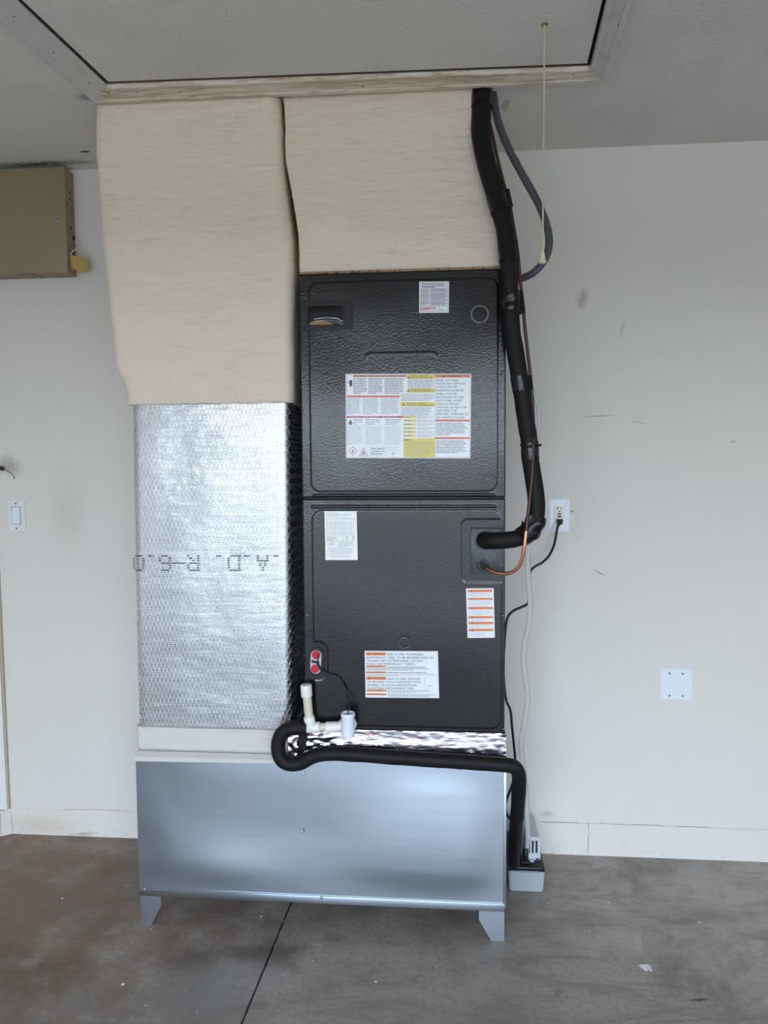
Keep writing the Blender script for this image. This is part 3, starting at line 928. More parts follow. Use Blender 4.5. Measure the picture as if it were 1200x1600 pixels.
# ------------------------------------------------------------------ air handler
AX0, AX1, AY, AB = -0.4115, 0.1655, -0.498, -0.03
AZ0, AZS, AZ1 = 0.6195, 1.294, 1.9245
ahu = thing('air_handler', 'tall dark grey hammered metal air handler cabinet with warning labels', 'air handler', ((AX0+AX1)/2, -0.26, AZ0))
obj('cabinet', box((AX0+0.001, AY+0.010, AZ0), (AX1-0.001, AB, AZ1), 0.003), side_m, ahu)
def sd_rr(x, z, x0, z0, x1, z1, r):
    cx, cz = (x0+x1)/2, (z0+z1)/2
    qx, qz = abs(x-cx)-(x1-x0)/2+r, abs(z-cz)-(z1-z0)/2+r
    return math.hypot(max(qx, 0), max(qz, 0))+min(max(qx, qz), 0)-r
def sstep(d, w): 
    t = min(1, max(0, 0.5-d/(2*w)))
    return t*t*(3-2*t)
def panel(z0, z1, hf, n=(270, 300)):
    bm = bmesh.new()
    nx, nz = n
    rows = []
    for i in range(nx+1):
        row = []
        for k in range(nz+1):
            x, z = AX0+(AX1-AX0)*i/nx, z0+(z1-z0)*k/nz
            e = min(x-AX0, AX1-x, z-z0, z1-z)
            y = AY-hf(x, z)
            if e < 1e-6: y = AY+0.004
            row.append(bm.verts.new((x, y, z)))
        rows.append(row)
    for i in range(nx):
        for k in range(nz): bm.faces.new((rows[i][k], rows[i+1][k], rows[i+1][k+1], rows[i][k+1]))
    rim = [rows[i][0] for i in range(nx+1)]+[rows[nx][k] for k in range(1, nz+1)]+[rows[i][nz] for i in range(nx-1, -1, -1)]+[rows[0][k] for k in range(nz-1, 0, -1)]
    back = [bm.verts.new(v.co+Vector((0, 0.012, 0))) for v in rim]
    for i in range(len(rim)): bm.faces.new((rim[i], rim[(i+1) % len(rim)], back[(i+1) % len(rim)], back[i]))
    return bm
ub = ((-0.3845,-0.5000,1.8999), (0.1426,-0.5000,1.3135))
hp = ((-0.2222,-0.5000,1.6283), (-0.0263,-0.5000,1.6992))
bead_u = ((-0.3778,-0.5000,1.2999), (0.1355,-0.5000,1.3055))
def h_up(x, z):
    h = 0.0013*sstep(sd_rr(x, z, ub[0][0], ub[1][2], ub[1][0], ub[0][2], 0.028), 0.0022)
    d = sd_rr(x, z, hp[0][0], hp[0][2], hp[1][0], hp[1][2], 0.012)
    h += 0.0012*math.exp(-(d/0.0026)**2)*(0.15+0.85*sstep(hp[1][2]-0.012-z, 0.01))
    d = sd_rr(x, z, bead_u[0][0], bead_u[0][2], bead_u[1][0], bead_u[1][2], 0.002)
    h += 0.002*sstep(d, 0.0032)
    h += 0.0032*noise.noise((x*4.6, z*4.6, 3.1))
    return h
obj('upper_panel', panel(AZS+0.002, AZ1, h_up), ahu_m, ahu, smooth=80)
lb = ((-0.3829,-0.5000,1.2605), (0.1556,-0.5000,0.6331))
lrt = (0.1375,-0.5000,1.2327)
nt_ = ((0.0428,-0.5000,1.2346), (0.1845,-0.5000,1.0537))
bead_l = ((-0.3838,-0.5000,1.2679), (0.1392,-0.5000,1.2732))
ov = (-0.3765,-0.5000,0.8213)
kk = (-0.1196,-0.5000,0.8814)
fd = (-0.3678,-0.5000,0.6185)
def h_lo(x, z):
    d = sd_rr(x, z, lb[0][0], lb[1][2], lb[1][0], lb[0][2], 0.03)
    d = max(d, -sd_rr(x, z, nt_[0][0], nt_[1][2], nt_[1][0]+0.1, nt_[0][2], 0.018))
    d = max(d, -(sd_rr(x, z, ov[0]-0.028, ov[2]-0.058, ov[0]+0.034, ov[2]+0.058, 0.03)))
    d = max(d, -(sd_rr(x, z, fd[0]-0.2, fd[2]-0.2, fd[0]+0.105, fd[2]+0.012, 0.02)))
    h = 0.0013*sstep(d, 0.0022)
    h += 0.002*sstep(sd_rr(x, z, bead_l[0][0], bead_l[0][2], bead_l[1][0], bead_l[1][2], 0.002), 0.004)
    dk = math.hypot(x-kk[0], z-kk[2])
    h -= 0.0009*sstep(abs(dk-0.015)-0.001, 0.0025)
    h += 0.0036*noise.noise((x*4.0+2.0, z*3.8, 8.3))
    return h
obj('lower_panel', panel(AZ0, AZS-0.002, h_lo), ahu_m, ahu, smooth=80)
obj('top_flange', box((AX0+0.002, AY-0.001, AZ1), (AX1-0.002, AY+0.05, AZ1+0.0065), 0.001), rust_m, ahu)
obj('top_plate', box((AX0+0.002, AY+0.02, AZ1+0.0045), (AX1-0.002, AB, AZ1+0.0094)), side_m, ahu)
for p in ((-0.4042,-0.5010,1.9090), (-0.4007,-0.5010,1.6365), (-0.4015,-0.5010,1.3156), (-0.4002,-0.5010,1.2716), (-0.4009,-0.5010,0.9546), (0.1598,-0.5010,0.9598),
          (0.1538,-0.5010,1.6378), (0.1541,-0.5010,1.3171), (0.1551,-0.5010,1.2705), (0.1552,-0.5010,1.2337), (0.1619,-0.5010,0.6327)):
    screw(ahu, p, dscrew_m, 0.0045)
# breaker window
bz = thing  # (alias kept short)
a, b = (-0.4036,-0.5000,1.7673), (-0.2609,-0.5000,1.8499)
wi = ((-0.3852,-0.5000,1.7811), (-0.2873,-0.5000,1.8329))
bez = obj('breaker_bezel', ring_prism(rrect(a[0], a[2], b[0], b[2], 0.004), rrect(wi[0][0], wi[0][2], wi[1][0], wi[1][2], 0.004), AY+0.003, AY-0.006), blackp_m, ahu)
rim = ring_prism(rrect(wi[0][0]-0.006, wi[0][2]-0.006, wi[1][0]+0.006, wi[1][2]+0.006, 0.008), rrect(wi[0][0]-0.001, wi[0][2]-0.001, wi[1][0]+0.001, wi[1][2]+0.001, 0.004), AY-0.0055, AY-0.0105)
obj('window_rim', rim, blackp_m, bez)
cov = bmesh.new()
cw = []
for i in range(13):
    col_ = []
    for k in range(9):
        u, v = i/12, k/8
        bul = 0.006*math.sin(math.pi*u)**0.5*math.sin(math.pi*v)**0.5 if 0 < u < 1 and 0 < v < 1 else 0
        col_.append(cov.verts.new((wi[0][0]+(wi[1][0]-wi[0][0])*u, AY-0.006-bul, wi[0][2]+(wi[1][2]-wi[0][2])*v)))
    cw.append(col_)
for i in range(12):
    for k in range(8): cov.faces.new((cw[i][k], cw[i+1][k], cw[i+1][k+1], cw[i][k+1]))
obj('clear_cover', cov, clear_m, bez, smooth=80)
obj('window_back', box((wi[0][0], AY-0.0035, wi[0][2]), (wi[1][0], AY-0.0030, wi[1][2])), dark_m, bez)
sw = prism([(wi[0][0]+0.003, wi[0][2]+0.001)]+[(wi[0][0]+0.003+0.068*k/10, wi[0][2]+0.003+0.011*math.sin(math.pi*(0.12+0.86*k/10))) for k in range(11)]+[(wi[0][0]+0.071, wi[0][2]+0.001)], AY-0.0036, AY-0.0052)
obj('tan_mound', sw, tan_m, bez)  # rounded tan shape along the window's lower edge
for p in ((-0.3945,-0.5040,1.8444), (-0.3955,-0.5040,1.7717), (-0.2722,-0.5040,1.8378), (-0.2720,-0.5040,1.7743)):
    screw(bez, p, blackp_m, 0.0045)
# round sight port
c = (0.0930,-0.5000,1.8008)
port = obj('sight_port', lathe([(0.0255, -0.004), (0.0255, 0.003), (0.0245, 0.0045), (0.0215, 0.0045), (0.0205, 0.003), (0.0205, -0.002)], (c[0], AY-0.003, c[2]), 36), ring_m, ahu)
obj('port_plug', lathe([(0.0205, -0.003), (0.0205, 0.0012), (0.019, 0.0018), (0.004, 0.0012)], (c[0], AY-0.003, c[2]), 36), blackm_m, port)
# line connection plate with pipe collars
a, b = (0.0689,-0.5000,1.0785), (0.1643,-0.5000,1.2093)
cp = obj('connection_plate', box((a[0], AY-0.0045, a[2]), (b[0], AY+0.004, b[2]), 0.0012), plate_m, ahu)
box_ = box((a[0], AY-0.0062, b[2]-0.0025), (b[0], AY-0.003, b[2]+0.0005), 0.0008, 1)
obj('plate_lip', box_, ahu_m, cp)
for p in ((0.0563,-0.5000,1.1866), (0.0572,-0.5000,1.0994)): screw(ahu, (p[0], AY-0.002, p[2]), dscrew_m, 0.0045)
screw(cp, ((0.1558,-0.5000,1.1026)[0], AY-0.0045, (0.1558,-0.5000,1.1026)[2]), dscrew_m, 0.0045)
def putty(c, R, r, seed):
    bm = bmesh.new()
    rows = []
    for i in range(36):
        t = 2*math.pi*i/36
        ring = []
        for k in range(8):
            s = 2*math.pi*k/8
            rr = r*(1+0.55*noise.noise((math.cos(t)*2.2+seed, math.sin(t)*2.2, k*0.3)))
            RR = R*(1+0.10*noise.noise((math.cos(t)*1.7, math.sin(t)*1.7+seed, 2)))
            ring.append(bm.verts.new((c[0]+(RR+rr*math.cos(s))*math.cos(t), c[1]-rr*math.sin(s)*0.7, c[2]+(RR+rr*math.cos(s))*math.sin(t))))
        rows.append(ring)
    for i in range(36):
        for k in range(8): bm.faces.new((rows[i][k], rows[(i+1) % 36][k], rows[(i+1) % 36][(k+1) % 8], rows[i][(k+1) % 8]))
    return bm
obj('pipe_putty', putty(((0.1091,-0.5000,1.1749)[0], AY-0.004, (0.1091,-0.5000,1.1749)[2]), 0.0235, 0.0045, 1), plate_m, cp)
obj('pipe_putty', putty(((0.1048,-0.5000,1.1014)[0], AY-0.004, (0.1048,-0.5000,1.1014)[2]), 0.0115, 0.0065, 7), putty_m, cp)
gh = lathe([(0.013, -0.003), (0.013, 0.004), (0.008, 0.006), (0.002, 0.004)], ((0.1030,-0.5000,1.1023)[0], AY-0.003, (0.1030,-0.5000,1.1023)[2]), 20)
obj('grommet', gh, blackm_m, cp)
# drain port plate with two red plugs
tilt = math.radians(3)
def rot2(poly, c, a):
    return [(c[0]+(x-c[0])*math.cos(a)-(z-c[1])*math.sin(a), c[1]+(x-c[0])*math.sin(a)+(z-c[1])*math.cos(a)) for x, z in poly]
oc = (-0.3766,-0.5000,0.8204)
rec = obj('drain_recess', prism(rot2(rrect(oc[0]-0.0235, oc[2]-0.043, oc[0]+0.0235, oc[2]+0.043, 0.0234, 8), (oc[0], oc[2]), -tilt), AY-0.002, AY-0.004), blackm_m, ahu)
obj('port_plate', prism(rot2(rrect(oc[0]-0.0155, oc[2]-0.0345, oc[0]+0.0155, oc[2]+0.0345, 0.0154, 8), (oc[0], oc[2]), -tilt), AY-0.003, AY-0.0075), oval_m, rec)
for q in ((-0.3750,-0.5000,0.8411), (-0.3787,-0.5000,0.8005)):
    pg = lathe([(0.0125, 0), (0.0125, 0.004), (0.0115, 0.006), (0.009, 0.006), (0.008, 0.003), (0.002, 0.003)], (q[0], AY-0.0065, q[2]), 24)
    for k in range(3):
        a_ = math.pi*k/3+0.3
        d = Vector((math.cos(a_), 0, math.sin(a_)))*0.0088
        cyl(Vector((q[0], AY-0.0105, q[2]))-d, Vector((q[0], AY-0.0105, q[2]))+d, 0.0013, 6, bm=pg)
    obj('red_plug', pg, redcap_m, rec)
rb = cyl(Vector((oc[0]-0.010, AY-0.009, oc[2]+0.001)), Vector((oc[0]+0.010, AY-0.009, oc[2]-0.001)), 0.003, 10, 0.0008)
cyl(Vector((oc[0]-0.010, AY-0.009, oc[2]+0.006)), Vector((oc[0]-0.009, AY-0.009, oc[2]-0.001)), 0.0025, 10, bm=rb)
obj('plug_tab', rb, blackm_m, rec)

# ---- labels: paper sheet as part, its print as sub-part
def textmesh(s):
    cu = bpy.data.curves.new('lettering', 'FONT')
    cu.body = s
    cu.resolution_u = 2
    to = bpy.data.objects.new('lettering', cu)
    COL.objects.link(to)
    dg = bpy.context.evaluated_depsgraph_get()
    me = bpy.data.meshes.new_from_object(to.evaluated_get(dg))
    vs_ = [v.co.copy() for v in me.vertices]
    fs_ = [tuple(p.vertices) for p in me.polygons]
    bpy.data.objects.remove(to)
    bpy.data.curves.remove(cu)
    bpy.data.meshes.remove(me)
    return vs_, fs_
class Label:
    def __init__(self, name, label, quad, w, h, sheet_mat, ybase):
        self.q = [Vector(p) for p in quad]     # TL TR BR BL
        self.w, self.h, self.y = w, h, ybase
        bm = bmesh.new()
        P = [bm.verts.new((p.x, ybase-0.0006, p.z)) for p in self.q]
        B = [bm.verts.new((p.x, ybase+0.003, p.z)) for p in self.q]
        bm.faces.new(P)
        for i in range(4): bm.faces.new((P[i], P[(i+1) % 4], B[(i+1) % 4], B[i]))
        self.sheet = obj(name, bm, sheet_mat, ahu, smooth=None)
        self.sheet['label'] = label
        self.bm = bmesh.new()
    def at(self, u, v, lay):
        s, t = u/self.w, v/self.h
        p = (self.q[0]*(1-s)+self.q[1]*s)*(1-t)+(self.q[3]*(1-s)+self.q[2]*s)*t
        return Vector((p.x, self.y-0.0006-0.0002*lay, p.z))
    def poly(self, pts, col, lay=1):
        f = self.bm.faces.new([self.bm.verts.new(self.at(u, v, lay)) for u, v in pts])
        f.material_index = PI_[col]
    def rect(self, u0, v0, u1, v1, col, lay=1): self.poly([(u0, v0), (u1, v0), (u1, v1), (u0, v1)], col, lay)
    def frame(self, u0, v0, u1, v1, t, col, lay=2):
        self.rect(u0, v0, u1, v0+t, col, lay); self.rect(u0, v1-t, u1, v1, col, lay)
        self.rect(u0, v0, u0+t, v1, col, lay); self.rect(u1-t, v0, u1, v1, col, lay)
    def text(self, u0, v0, u1, v1, s, col, lay=3):
        vs_, fs_ = textmesh(s)
        x0, x1 = min(v.x for v in vs_), max(v.x for v in vs_)
        y1 = max(v.y for v in vs_); y0 = min(0.0, 0.0)
        V = [self.bm.verts.new(self.at(u0+(u1-u0)*(v.x-x0)/(x1-x0), v1+(v0-v1)*(v.y-y0)/(y1-y0), lay)) for v in vs_]
        for f in fs_:
            try: self.bm.faces.new([V[i] for i in f]).material_index = PI_[col]
            except ValueError: pass
    def lines(self, u0, v0, u1, v1, n, col='grey', fill=0.5, lay=2, words=(14, 60), last=0.6):
        """rows of fine print too small to read: bars of word length"""
        ph = (v1-v0)/n
        for k in range(n):
            v = v0+ph*(k+0.5)
            u, end = u0, u0+(u1-u0)*(random.uniform(0.84, 1.0) if k < n-1 else random.uniform(0.4, last+0.3))
            while u < end-4:
                e = min(end, u+random.uniform(*words))
                self.rect(u, v-ph*fill/2, e, v+ph*fill/2, col, lay)
                u = e+random.uniform(3, 7)
    def tri(self, u, v, s, col='black', lay=3): self.poly([(u-s*0.55, v+s/2), (u+s*0.55, v+s/2), (u, v-s/2)], col, lay)
    def done(self):
        for f in self.bm.faces: f.normal_update()
        for f in self.bm.faces:
            if f.normal.y > 0: f.normal_flip()
        obj('print', self.bm, PRINT, self.sheet, recalc=False)

YL = AY-0.0052
L = Label('warning_sheet', 'large white sheet of orange and yellow headed warnings', [(-0.2815,-0.5020,1.6446), (0.0698,-0.5020,1.6391), (0.0677,-0.5020,1.4050), (-0.2830,-0.5020,1.4082)], 1066, 718, paper_m, YL)
L.frame(6, 6, 1060, 712, 3, 'grey')
L.rect(64, 12, 524, 26, 'orange')
L.text(70, 14, 510, 25, 'WARNING    AVERTISSEMENT    ADVERTENCIA', 'black')
for u0, u1 in ((66, 186), (196, 322), (334, 506)): L.lines(u0, 34, u1, 172, 10, 'grey', 0.62, words=(12, 40))
# hand and shock symbol
L.poly([(32, 62), (40, 52), (52, 52), (58, 62), (58, 98), (50, 108), (40, 108), (32, 96)], 'black', 3)
L.poly([(14, 58), (24, 62), (20, 72), (30, 84), (26, 86), (15, 72), (19, 64)], 'black', 3)
L.rect(10, 184, 466, 200, 'orange'); L.text(40, 187, 440, 199, 'WARNING   AVERTISSEMENT   ADVERTENCIA', 'red')
for u0, u1 in ((12, 138), (146, 290), (302, 462)): L.lines(u0, 206, u1, 346, 14, 'grey', 0.42)
L.rect(10, 358, 496, 374, 'crimson'); L.text(30, 361, 440, 373, 'WARNING   AVERTISSEMENT   ADVERTENCIA', 'lgrey')
L.poly([(40, 388), (46, 396), (52, 412), (66, 424), (60, 424), (50, 418), (54, 432), (28, 432), (32, 418), (20, 424), (14, 424), (30, 412), (36, 396)], 'black', 3)
for u0, u1 in ((66, 150), (170, 320), (340, 494)): L.lines(u0, 382, u1, 434, 3, 'grey', 0.4)
for u0, u1 in ((12, 156), (168, 320), (332, 490)): L.lines(u0, 440, u1, 606, 15, 'lgrey', 0.5)
# flammable diamond and triangle
def diamond(u, v, r, t, col):
    for s in range(4):
        a0, a1 = math.pi/2*s, math.pi/2*(s+1)
        L.poly([(u+r*math.cos(a0), v+r*math.sin(a0)), (u+r*math.cos(a1), v+r*math.sin(a1)), (u+(r-t)*math.cos(a1), v+(r-t)*math.sin(a1)), (u+(r-t)*math.cos(a0), v+(r-t)*math.sin(a0))], col, 3)
diamond(60, 656, 38, 6, 'crimson')
L.poly([(54, 674), (50, 660), (58, 648), (60, 636), (68, 652), (72, 662), (66, 674)], 'grey', 3)
L.poly([(110, 700), (196, 700), (153, 622)], 'grey', 2); L.poly([(117, 696), (189, 696), (153, 630)], 'paper', 3); L.poly([(122, 693), (184, 693), (153, 638)], 'orange2', 4)
L.poly([(127, 690), (179, 690), (153, 645)], 'paper', 5)
L.rect(141, 676, 166, 684, 'black', 6); L.poly([(146, 674), (144, 662), (152, 652), (162, 662), (160, 674)], 'orange', 6)
L.frame(212, 620, 354, 694, 2, 'grey'); L.lines(220, 628, 350, 690, 3, 'grey', 0.5)
for u in (390, 432): L.frame(u-16, 622, u+16, 652, 3, 'lgrey')
L.lines(396, 668, 430, 690, 2, 'grey', 0.5)
# middle column
L.rect(526, 8, 766, 42, 'yellow'); L.tri(537, 28, 18); L.text(552, 10, 706, 23, 'CAUTION - NOTICE FOR', 'black'); L.text(552, 26, 740, 39, 'SERVICE OPERATING LIMIT', 'black')
L.lines(532, 46, 760, 122, 9, 'grey', 0.5)
L.rect(526, 124, 766, 158, 'yellow'); L.tri(537, 142, 18); L.text(552, 126, 726, 139, 'ATTENTION - INSTALLER', 'black'); L.text(552, 142, 750, 155, 'LIMITS DE SERVICE', 'black')
L.lines(476, 168, 756, 232, 6, 'grey', 0.42)
L.rect(470, 240, 766, 276, 'yellow'); L.tri(497, 259, 20); L.text(522, 243, 694, 256, 'PRECAUCION - INSTALADOR', 'black'); L.text(522, 260, 758, 273, 'LIMITES DE FUNCIONAMIENTO', 'black')
L.lines(476, 282, 756, 356, 8, 'grey', 0.45)
for k in range(6):
    v = 357+k*32 - (2 if k else 0)
    L.rect(497, v, 604, v+20, 'yellow'); L.tri(508, v+10, 12); L.lines(522, v+3, 596, v+17, 1, 'grey', 0.7)
    L.lines(612, v, 764, v+26, 3, 'grey', 0.34)
L.rect(497, 548, 766, 712, 'yellow'); L.lines(502, 556, 658, 568, 1, 'black', 0.6)
L.lines(502, 572, 758, 700, 11, 'grey', 0.32)
# right column
L.rect(768, 8, 1056, 32, 'orange'); L.tri(838, 21, 20); L.text(856, 12, 972, 29, 'WARNING', 'black')
for k, s in enumerate(('RISK OF FIRE -', 'AUXILIARY DEVICES', 'WHICH MAY BE', 'IGNITION SOURCES', 'SHALL NOT BE', 'INSTALLED IN THE', 'DUCTWORK, OTHER', 'THAN AUXILIARY', 'DEVICES LISTED FOR', 'USE WITH THE', 'SPECIFIC APPLIANCE.', 'SEE INSTRUCTIONS.')):
    v = 46+k*28.6
    L.text(776, v, 776+len(s)*14.2, v+18, s, 'black')
L.rect(766, 388, 1056, 404, 'orange'); L.text(800, 391, 1000, 402, 'AVERTISSEMENT', 'red'); L.lines(774, 412, 1046, 524, 8, 'grey', 0.55, words=(20, 70))
L.rect(766, 538, 1056, 554, 'orange'); L.text(800, 541, 990, 552, 'ADVERTENCIA', 'red'); L.lines(774, 562, 1046, 676, 8, 'grey', 0.55, words=(20, 70))
L.rect(764, 8, 767, 712, 'grey', 2)
L.done()

L = Label('notice_sheet', 'small white notice with ruled text table and red lines', [(-0.0736,-0.5020,1.8937), (0.0087,-0.5020,1.8921), (0.0079,-0.5020,1.8075), (-0.0743,-0.5020,1.8088)], 920, 960, paper_m, YL)
L.frame(36, 40, 890, 920, 10, 'grey')
L.lines(80, 50, 860, 116, 2, 'black', 0.4, words=(40, 130)); L.lines(90, 122, 840, 192, 2, 'black', 0.5, words=(60, 200), last=0.3)
L.rect(36, 196, 890, 204, 'grey', 2)
L.rect(344, 204, 352, 748, 'grey', 2)
for v in (286, 416, 440, 660, 748): L.rect(36, v, 348, v+8, 'grey', 2)
for v in (248, 400, 472, 556, 656, 748): L.rect(348, v, 890, v+8, 'grey', 2)
L.lines(60, 210, 330, 740, 14, 'grey', 0.5, words=(40, 130)); L.lines(366, 210, 876, 740, 14, 'grey', 0.55, words=(40, 150))
L.lines(50, 790, 560, 880, 3, 'red', 0.6, words=(60, 160)); L.rect(624, 756, 632, 916, 'grey', 2); L.lines(660, 870, 860, 900, 1, 'grey', 0.5)
L.done()

L = Label('rating_sheet', 'plain white rating table label with rounded corners', [(-0.3465,-0.5020,1.2575), (-0.2539,-0.5020,1.2573), (-0.2520,-0.5020,1.1176), (-0.3451,-0.5020,1.1170)], 850, 1290, paperw_m, YL)
L.lines(50, 30, 700, 60, 1, 'lgrey', 0.5); L.lines(40, 66, 740, 150, 4, 'lgrey', 0.45)
L.rect(30, 176, 830, 184, 'lgrey', 2)
for u in (70, 150, 210, 280, 350, 420, 480, 540, 620, 690, 760): L.rect(u, 196, u+9, 640, 'lgrey', 2)
for v in (210, 300, 330, 400, 450, 520, 560, 600, 640): L.rect(30, v, 800, v+7, 'lgrey', 2)
L.lines(40, 670, 340, 780, 3, 'grey', 0.4); L.rect(490, 640, 496, 790, 'grey', 2); L.lines(550, 660, 620, 770, 2, 'grey', 0.5); L.lines(710, 650, 790, 780, 3, 'grey', 0.4)
L.rect(40, 786, 760, 794, 'grey', 2); L.frame(40, 800, 300, 900, 6, 'lgrey'); L.lines(110, 830, 260, 890, 2, 'grey', 0.5)
L.lines(330, 810, 780, 950, 5, 'lgrey', 0.5); L.lines(60, 956, 780, 1010, 2, 'lgrey', 0.5); L.lines(120, 1020, 760, 1150, 5, 'lgrey', 0.5); L.lines(130, 1160, 700, 1230, 3, 'lgrey', 0.5)
for v in (1050, 1150):
    L.poly([(70+34*math.cos(t*0.524), v+40*math.sin(t*0.524)) for t in range(12)], 'lgrey', 2); L.poly([(70+24*math.cos(t*0.524), v+30*math.sin(t*0.524)) for t in range(12)], 'white', 3)
L.done()

L = Label('caution_sheet', 'narrow white label with six orange warning bars', [(0.0554,-0.5020,1.0385), (0.1330,-0.5020,1.0395), (0.1370,-0.5020,0.8979), (0.0600,-0.5020,0.8962)], 720, 1300, paper_m, YL)
for v0, v1, n in ((36, 104, 0), (254, 306, 0), (488, 550, 0), (726, 786, 0), (880, 944, 0), (1062, 1124, 0)):
    L.rect(34, v0, 682, v1, 'orange2'); L.tri(140, (v0+v1)/2, 44); L.text(200, v0+14, 470, v1-14, 'WARNING', 'orange')
for v0, v1, n in ((116, 236, 4), (318, 470, 5), (562, 706, 4), (800, 866, 2), (956, 1050, 3), (1136, 1260, 4)): L.lines(50, v0, 670 if v0 < 1100 else 520, v1, n, 'lgrey', 0.42, words=(40, 150))
L.done()

L = Label('hazard_sheet', 'white fire risk label with orange headings and large print', [(-0.2344,-0.5020,0.8545), (-0.0239,-0.5020,0.8567), (-0.0207,-0.5020,0.7203), (-0.2328,-0.5020,0.7178)], 1100, 700, paper_m, YL)
L.frame(14, 14, 1086, 688, 4, 'lgrey')
def bar(v0, v1, big):
    L.rect(16, v0, 318, v1, 'orange2'); L.tri(60 if big else 50, (v0+v1)/2, (v1-v0)*0.6)
    if big: L.text(86, v0+8, 280, v1-8, 'WARNING', 'red')
    else: L.text(70, v0+7, 260, v1-6, 'AVERTISSEMENT', 'black')
bar(22, 66, True)
L.text(340, 32, 888, 62, 'RISK OF FIRE. FLAMMABLE', 'black')
L.text(30, 82, 1046, 112, 'REFRIGERANT USED. TO BE REPAIRED ONLY BY', 'black')
L.text(30, 130, 880, 160, 'TRAINED SERVICE PERSONNEL. DO NOT', 'black')
L.text(30, 178, 764, 208, 'PUNCTURE REFRIGERANT TUBING.', 'black')
bar(218, 244, False); L.lines(334, 228, 1010, 250, 1, 'grey', 0.6); L.lines(24, 250, 1070, 294, 2, 'grey', 0.5, last=0.4)
bar(306, 332, False); L.lines(334, 310, 1060, 334, 1, 'grey', 0.6); L.lines(24, 340, 1070, 376, 2, 'grey', 0.45)
L.rect(16, 380, 1086, 384, 'lgrey', 2)
bar(386, 430, True)
L.text(340, 400, 824, 430, 'RISK OF FIRE. DISPOSE', 'black')
L.text(36, 446, 830, 476, 'OF PROPERLY IN ACCORDANCE WITH', 'black')
L.text(36, 494, 780, 524, 'FEDERAL OR LOCAL REGULATIONS.', 'black')
L.text(36, 542, 746, 572, 'FLAMMABLE REFRIGERANT USED.', 'black')
L.rect(892, 384, 896, 570, 'grey', 2); L.lines(935, 508, 1030, 526, 1, 'grey', 0.6)
bar(580, 606, False); L.lines(334, 584, 1060, 628, 2, 'grey', 0.45)
bar(636, 662, False); L.lines(334, 638, 1060, 684, 2, 'grey', 0.45)
L.done()

# ------------------------------------------------------------------ crinkled foil tape between cabinet and plenum
tp = bmesh.new()
nx, nz = 150, 22
rows = []
for i in range(nx+1):
    row = []
    for k in range(nz+1):
        x = -0.462+(0.170+0.462)*i/nx
        z = 0.5290+(0.6195-0.5290)*k/nz
        left = min(1, max(0, 1-(x+0.412)/0.13))
        crn = max(0, (x-0.12)/0.05)
        am = 0.0011+0.008*left+0.004*min(crn, 1)
        d = am*abs(noise.noise((x*24, z*46, 2.1)))*2+0.0004*noise.noise((x*60, z*80, 6))
        d += 0.0024*math.sin(math.pi*min(1, max(0, (z-0.540)/0.060)))
        d *= 1 if 0 < k < nz else 0.25
        row.append(tp.verts.new((x, -0.4975-d, z)))
    rows.append(row)
for i in range(nx):
    for k in range(nz):
        q = rows[i][k].co
        if -0.437+0.008*noise.noise((q.z*60, 1, 1)) < q.x < -0.408+0.01*noise.noise((q.z*50, 3, 1)) and q.z > 0.552: continue     # torn gap beside the U bend
        tp.faces.new((rows[i][k], rows[i+1][k], rows[i+1][k+1], rows[i][k+1]))
ft = obj('foil_tape', tp, crinkle_m, None, smooth=50)
tag(ft, 'crinkled silver foil tape with pink print sealing the seam under the dark cabinet', 'foil tape')
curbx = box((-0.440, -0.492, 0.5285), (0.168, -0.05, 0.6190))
obj('seam_core', curbx, dark_m, ft)  # black block gives the torn gap its shade by colour

# ------------------------------------------------------------------ insulated refrigerant line with tape bands
LP = [(0.1013,-0.4300,2.4561), (0.1000,-0.4400,2.4132), (0.0984,-0.4580,2.3531), (0.0975,-0.4780,2.2877), (0.1099,-0.4940,2.2124), (0.1294,-0.5050,2.1395), (0.1462,-0.5130,2.0784), (0.1587,-0.5210,2.0296), (0.1652,-0.5280,1.9748), (0.1693,-0.5320,1.9278), (0.1710,-0.5340,1.8832),
      (0.1728,-0.5350,1.8353), (0.1748,-0.5350,1.7893), (0.1793,-0.5350,1.7345), (0.1890,-0.5350,1.6829), (0.1969,-0.5350,1.6346), (0.2048,-0.5360,1.5861), (0.2117,-0.5380,1.5357), (0.2195,-0.5400,1.4871), (0.2257,-0.5410,1.4454), (0.2293,-0.5420,1.4002),
      (0.2371,-0.5440,1.3479), (0.2441,-0.5460,1.2973), (0.2449,-0.5480,1.2573), (0.2381,-0.5500,1.2189), (0.2174,-0.5510,1.1944), (0.1881,-0.5510,1.1838), (0.1570,-0.5500,1.1793), (0.1294,-0.5460,1.1779), (0.1110,-0.5320,1.1773), (0.1075,-0.5150,1.1765), (0.1082,-0.5010,1.1750)]
LP[0] = (LP[0][0], LP[0][1], 2.4395)
line = thing('refrigerant_line', 'thick black foam insulated refrigerant line hanging from ceiling, bent into the cabinet plate', 'pipe', Vector(LP[-1]))
LS = spline(LP, 6)
def nearest(p): return min(range(len(LS)), key=lambda i: (LS[i]-Vector(p)).length)
def rad(s): return 0.0278-0.0045*min(1, s/0.45)
obj('insulation', tube(LS, rad, 24, True, None, 0.0012, 26), foam_m, line, smooth=60)
def band(pa, pb, extra=0.0012, wob=0.001, ws=40, name='tape_band', grow=0.0, mat=tape_m):
    i, j = nearest(pa), nearest(pb)
    seg = LS[i:j+1]
    pts = []
    for q in range(len(seg)-1):
        for k in range(4): pts.append(seg[q].lerp(seg[q+1], k/4))
    pts.append(seg[-1])
    r0 = rad(i/len(LS))
    return obj(name, tube(pts, r0+extra, 24, True, None, wob, ws), mat, line, smooth=60)
band((0.0995,-0.4300,2.4492), (0.0990,-0.4450,2.3764), 0.0015)
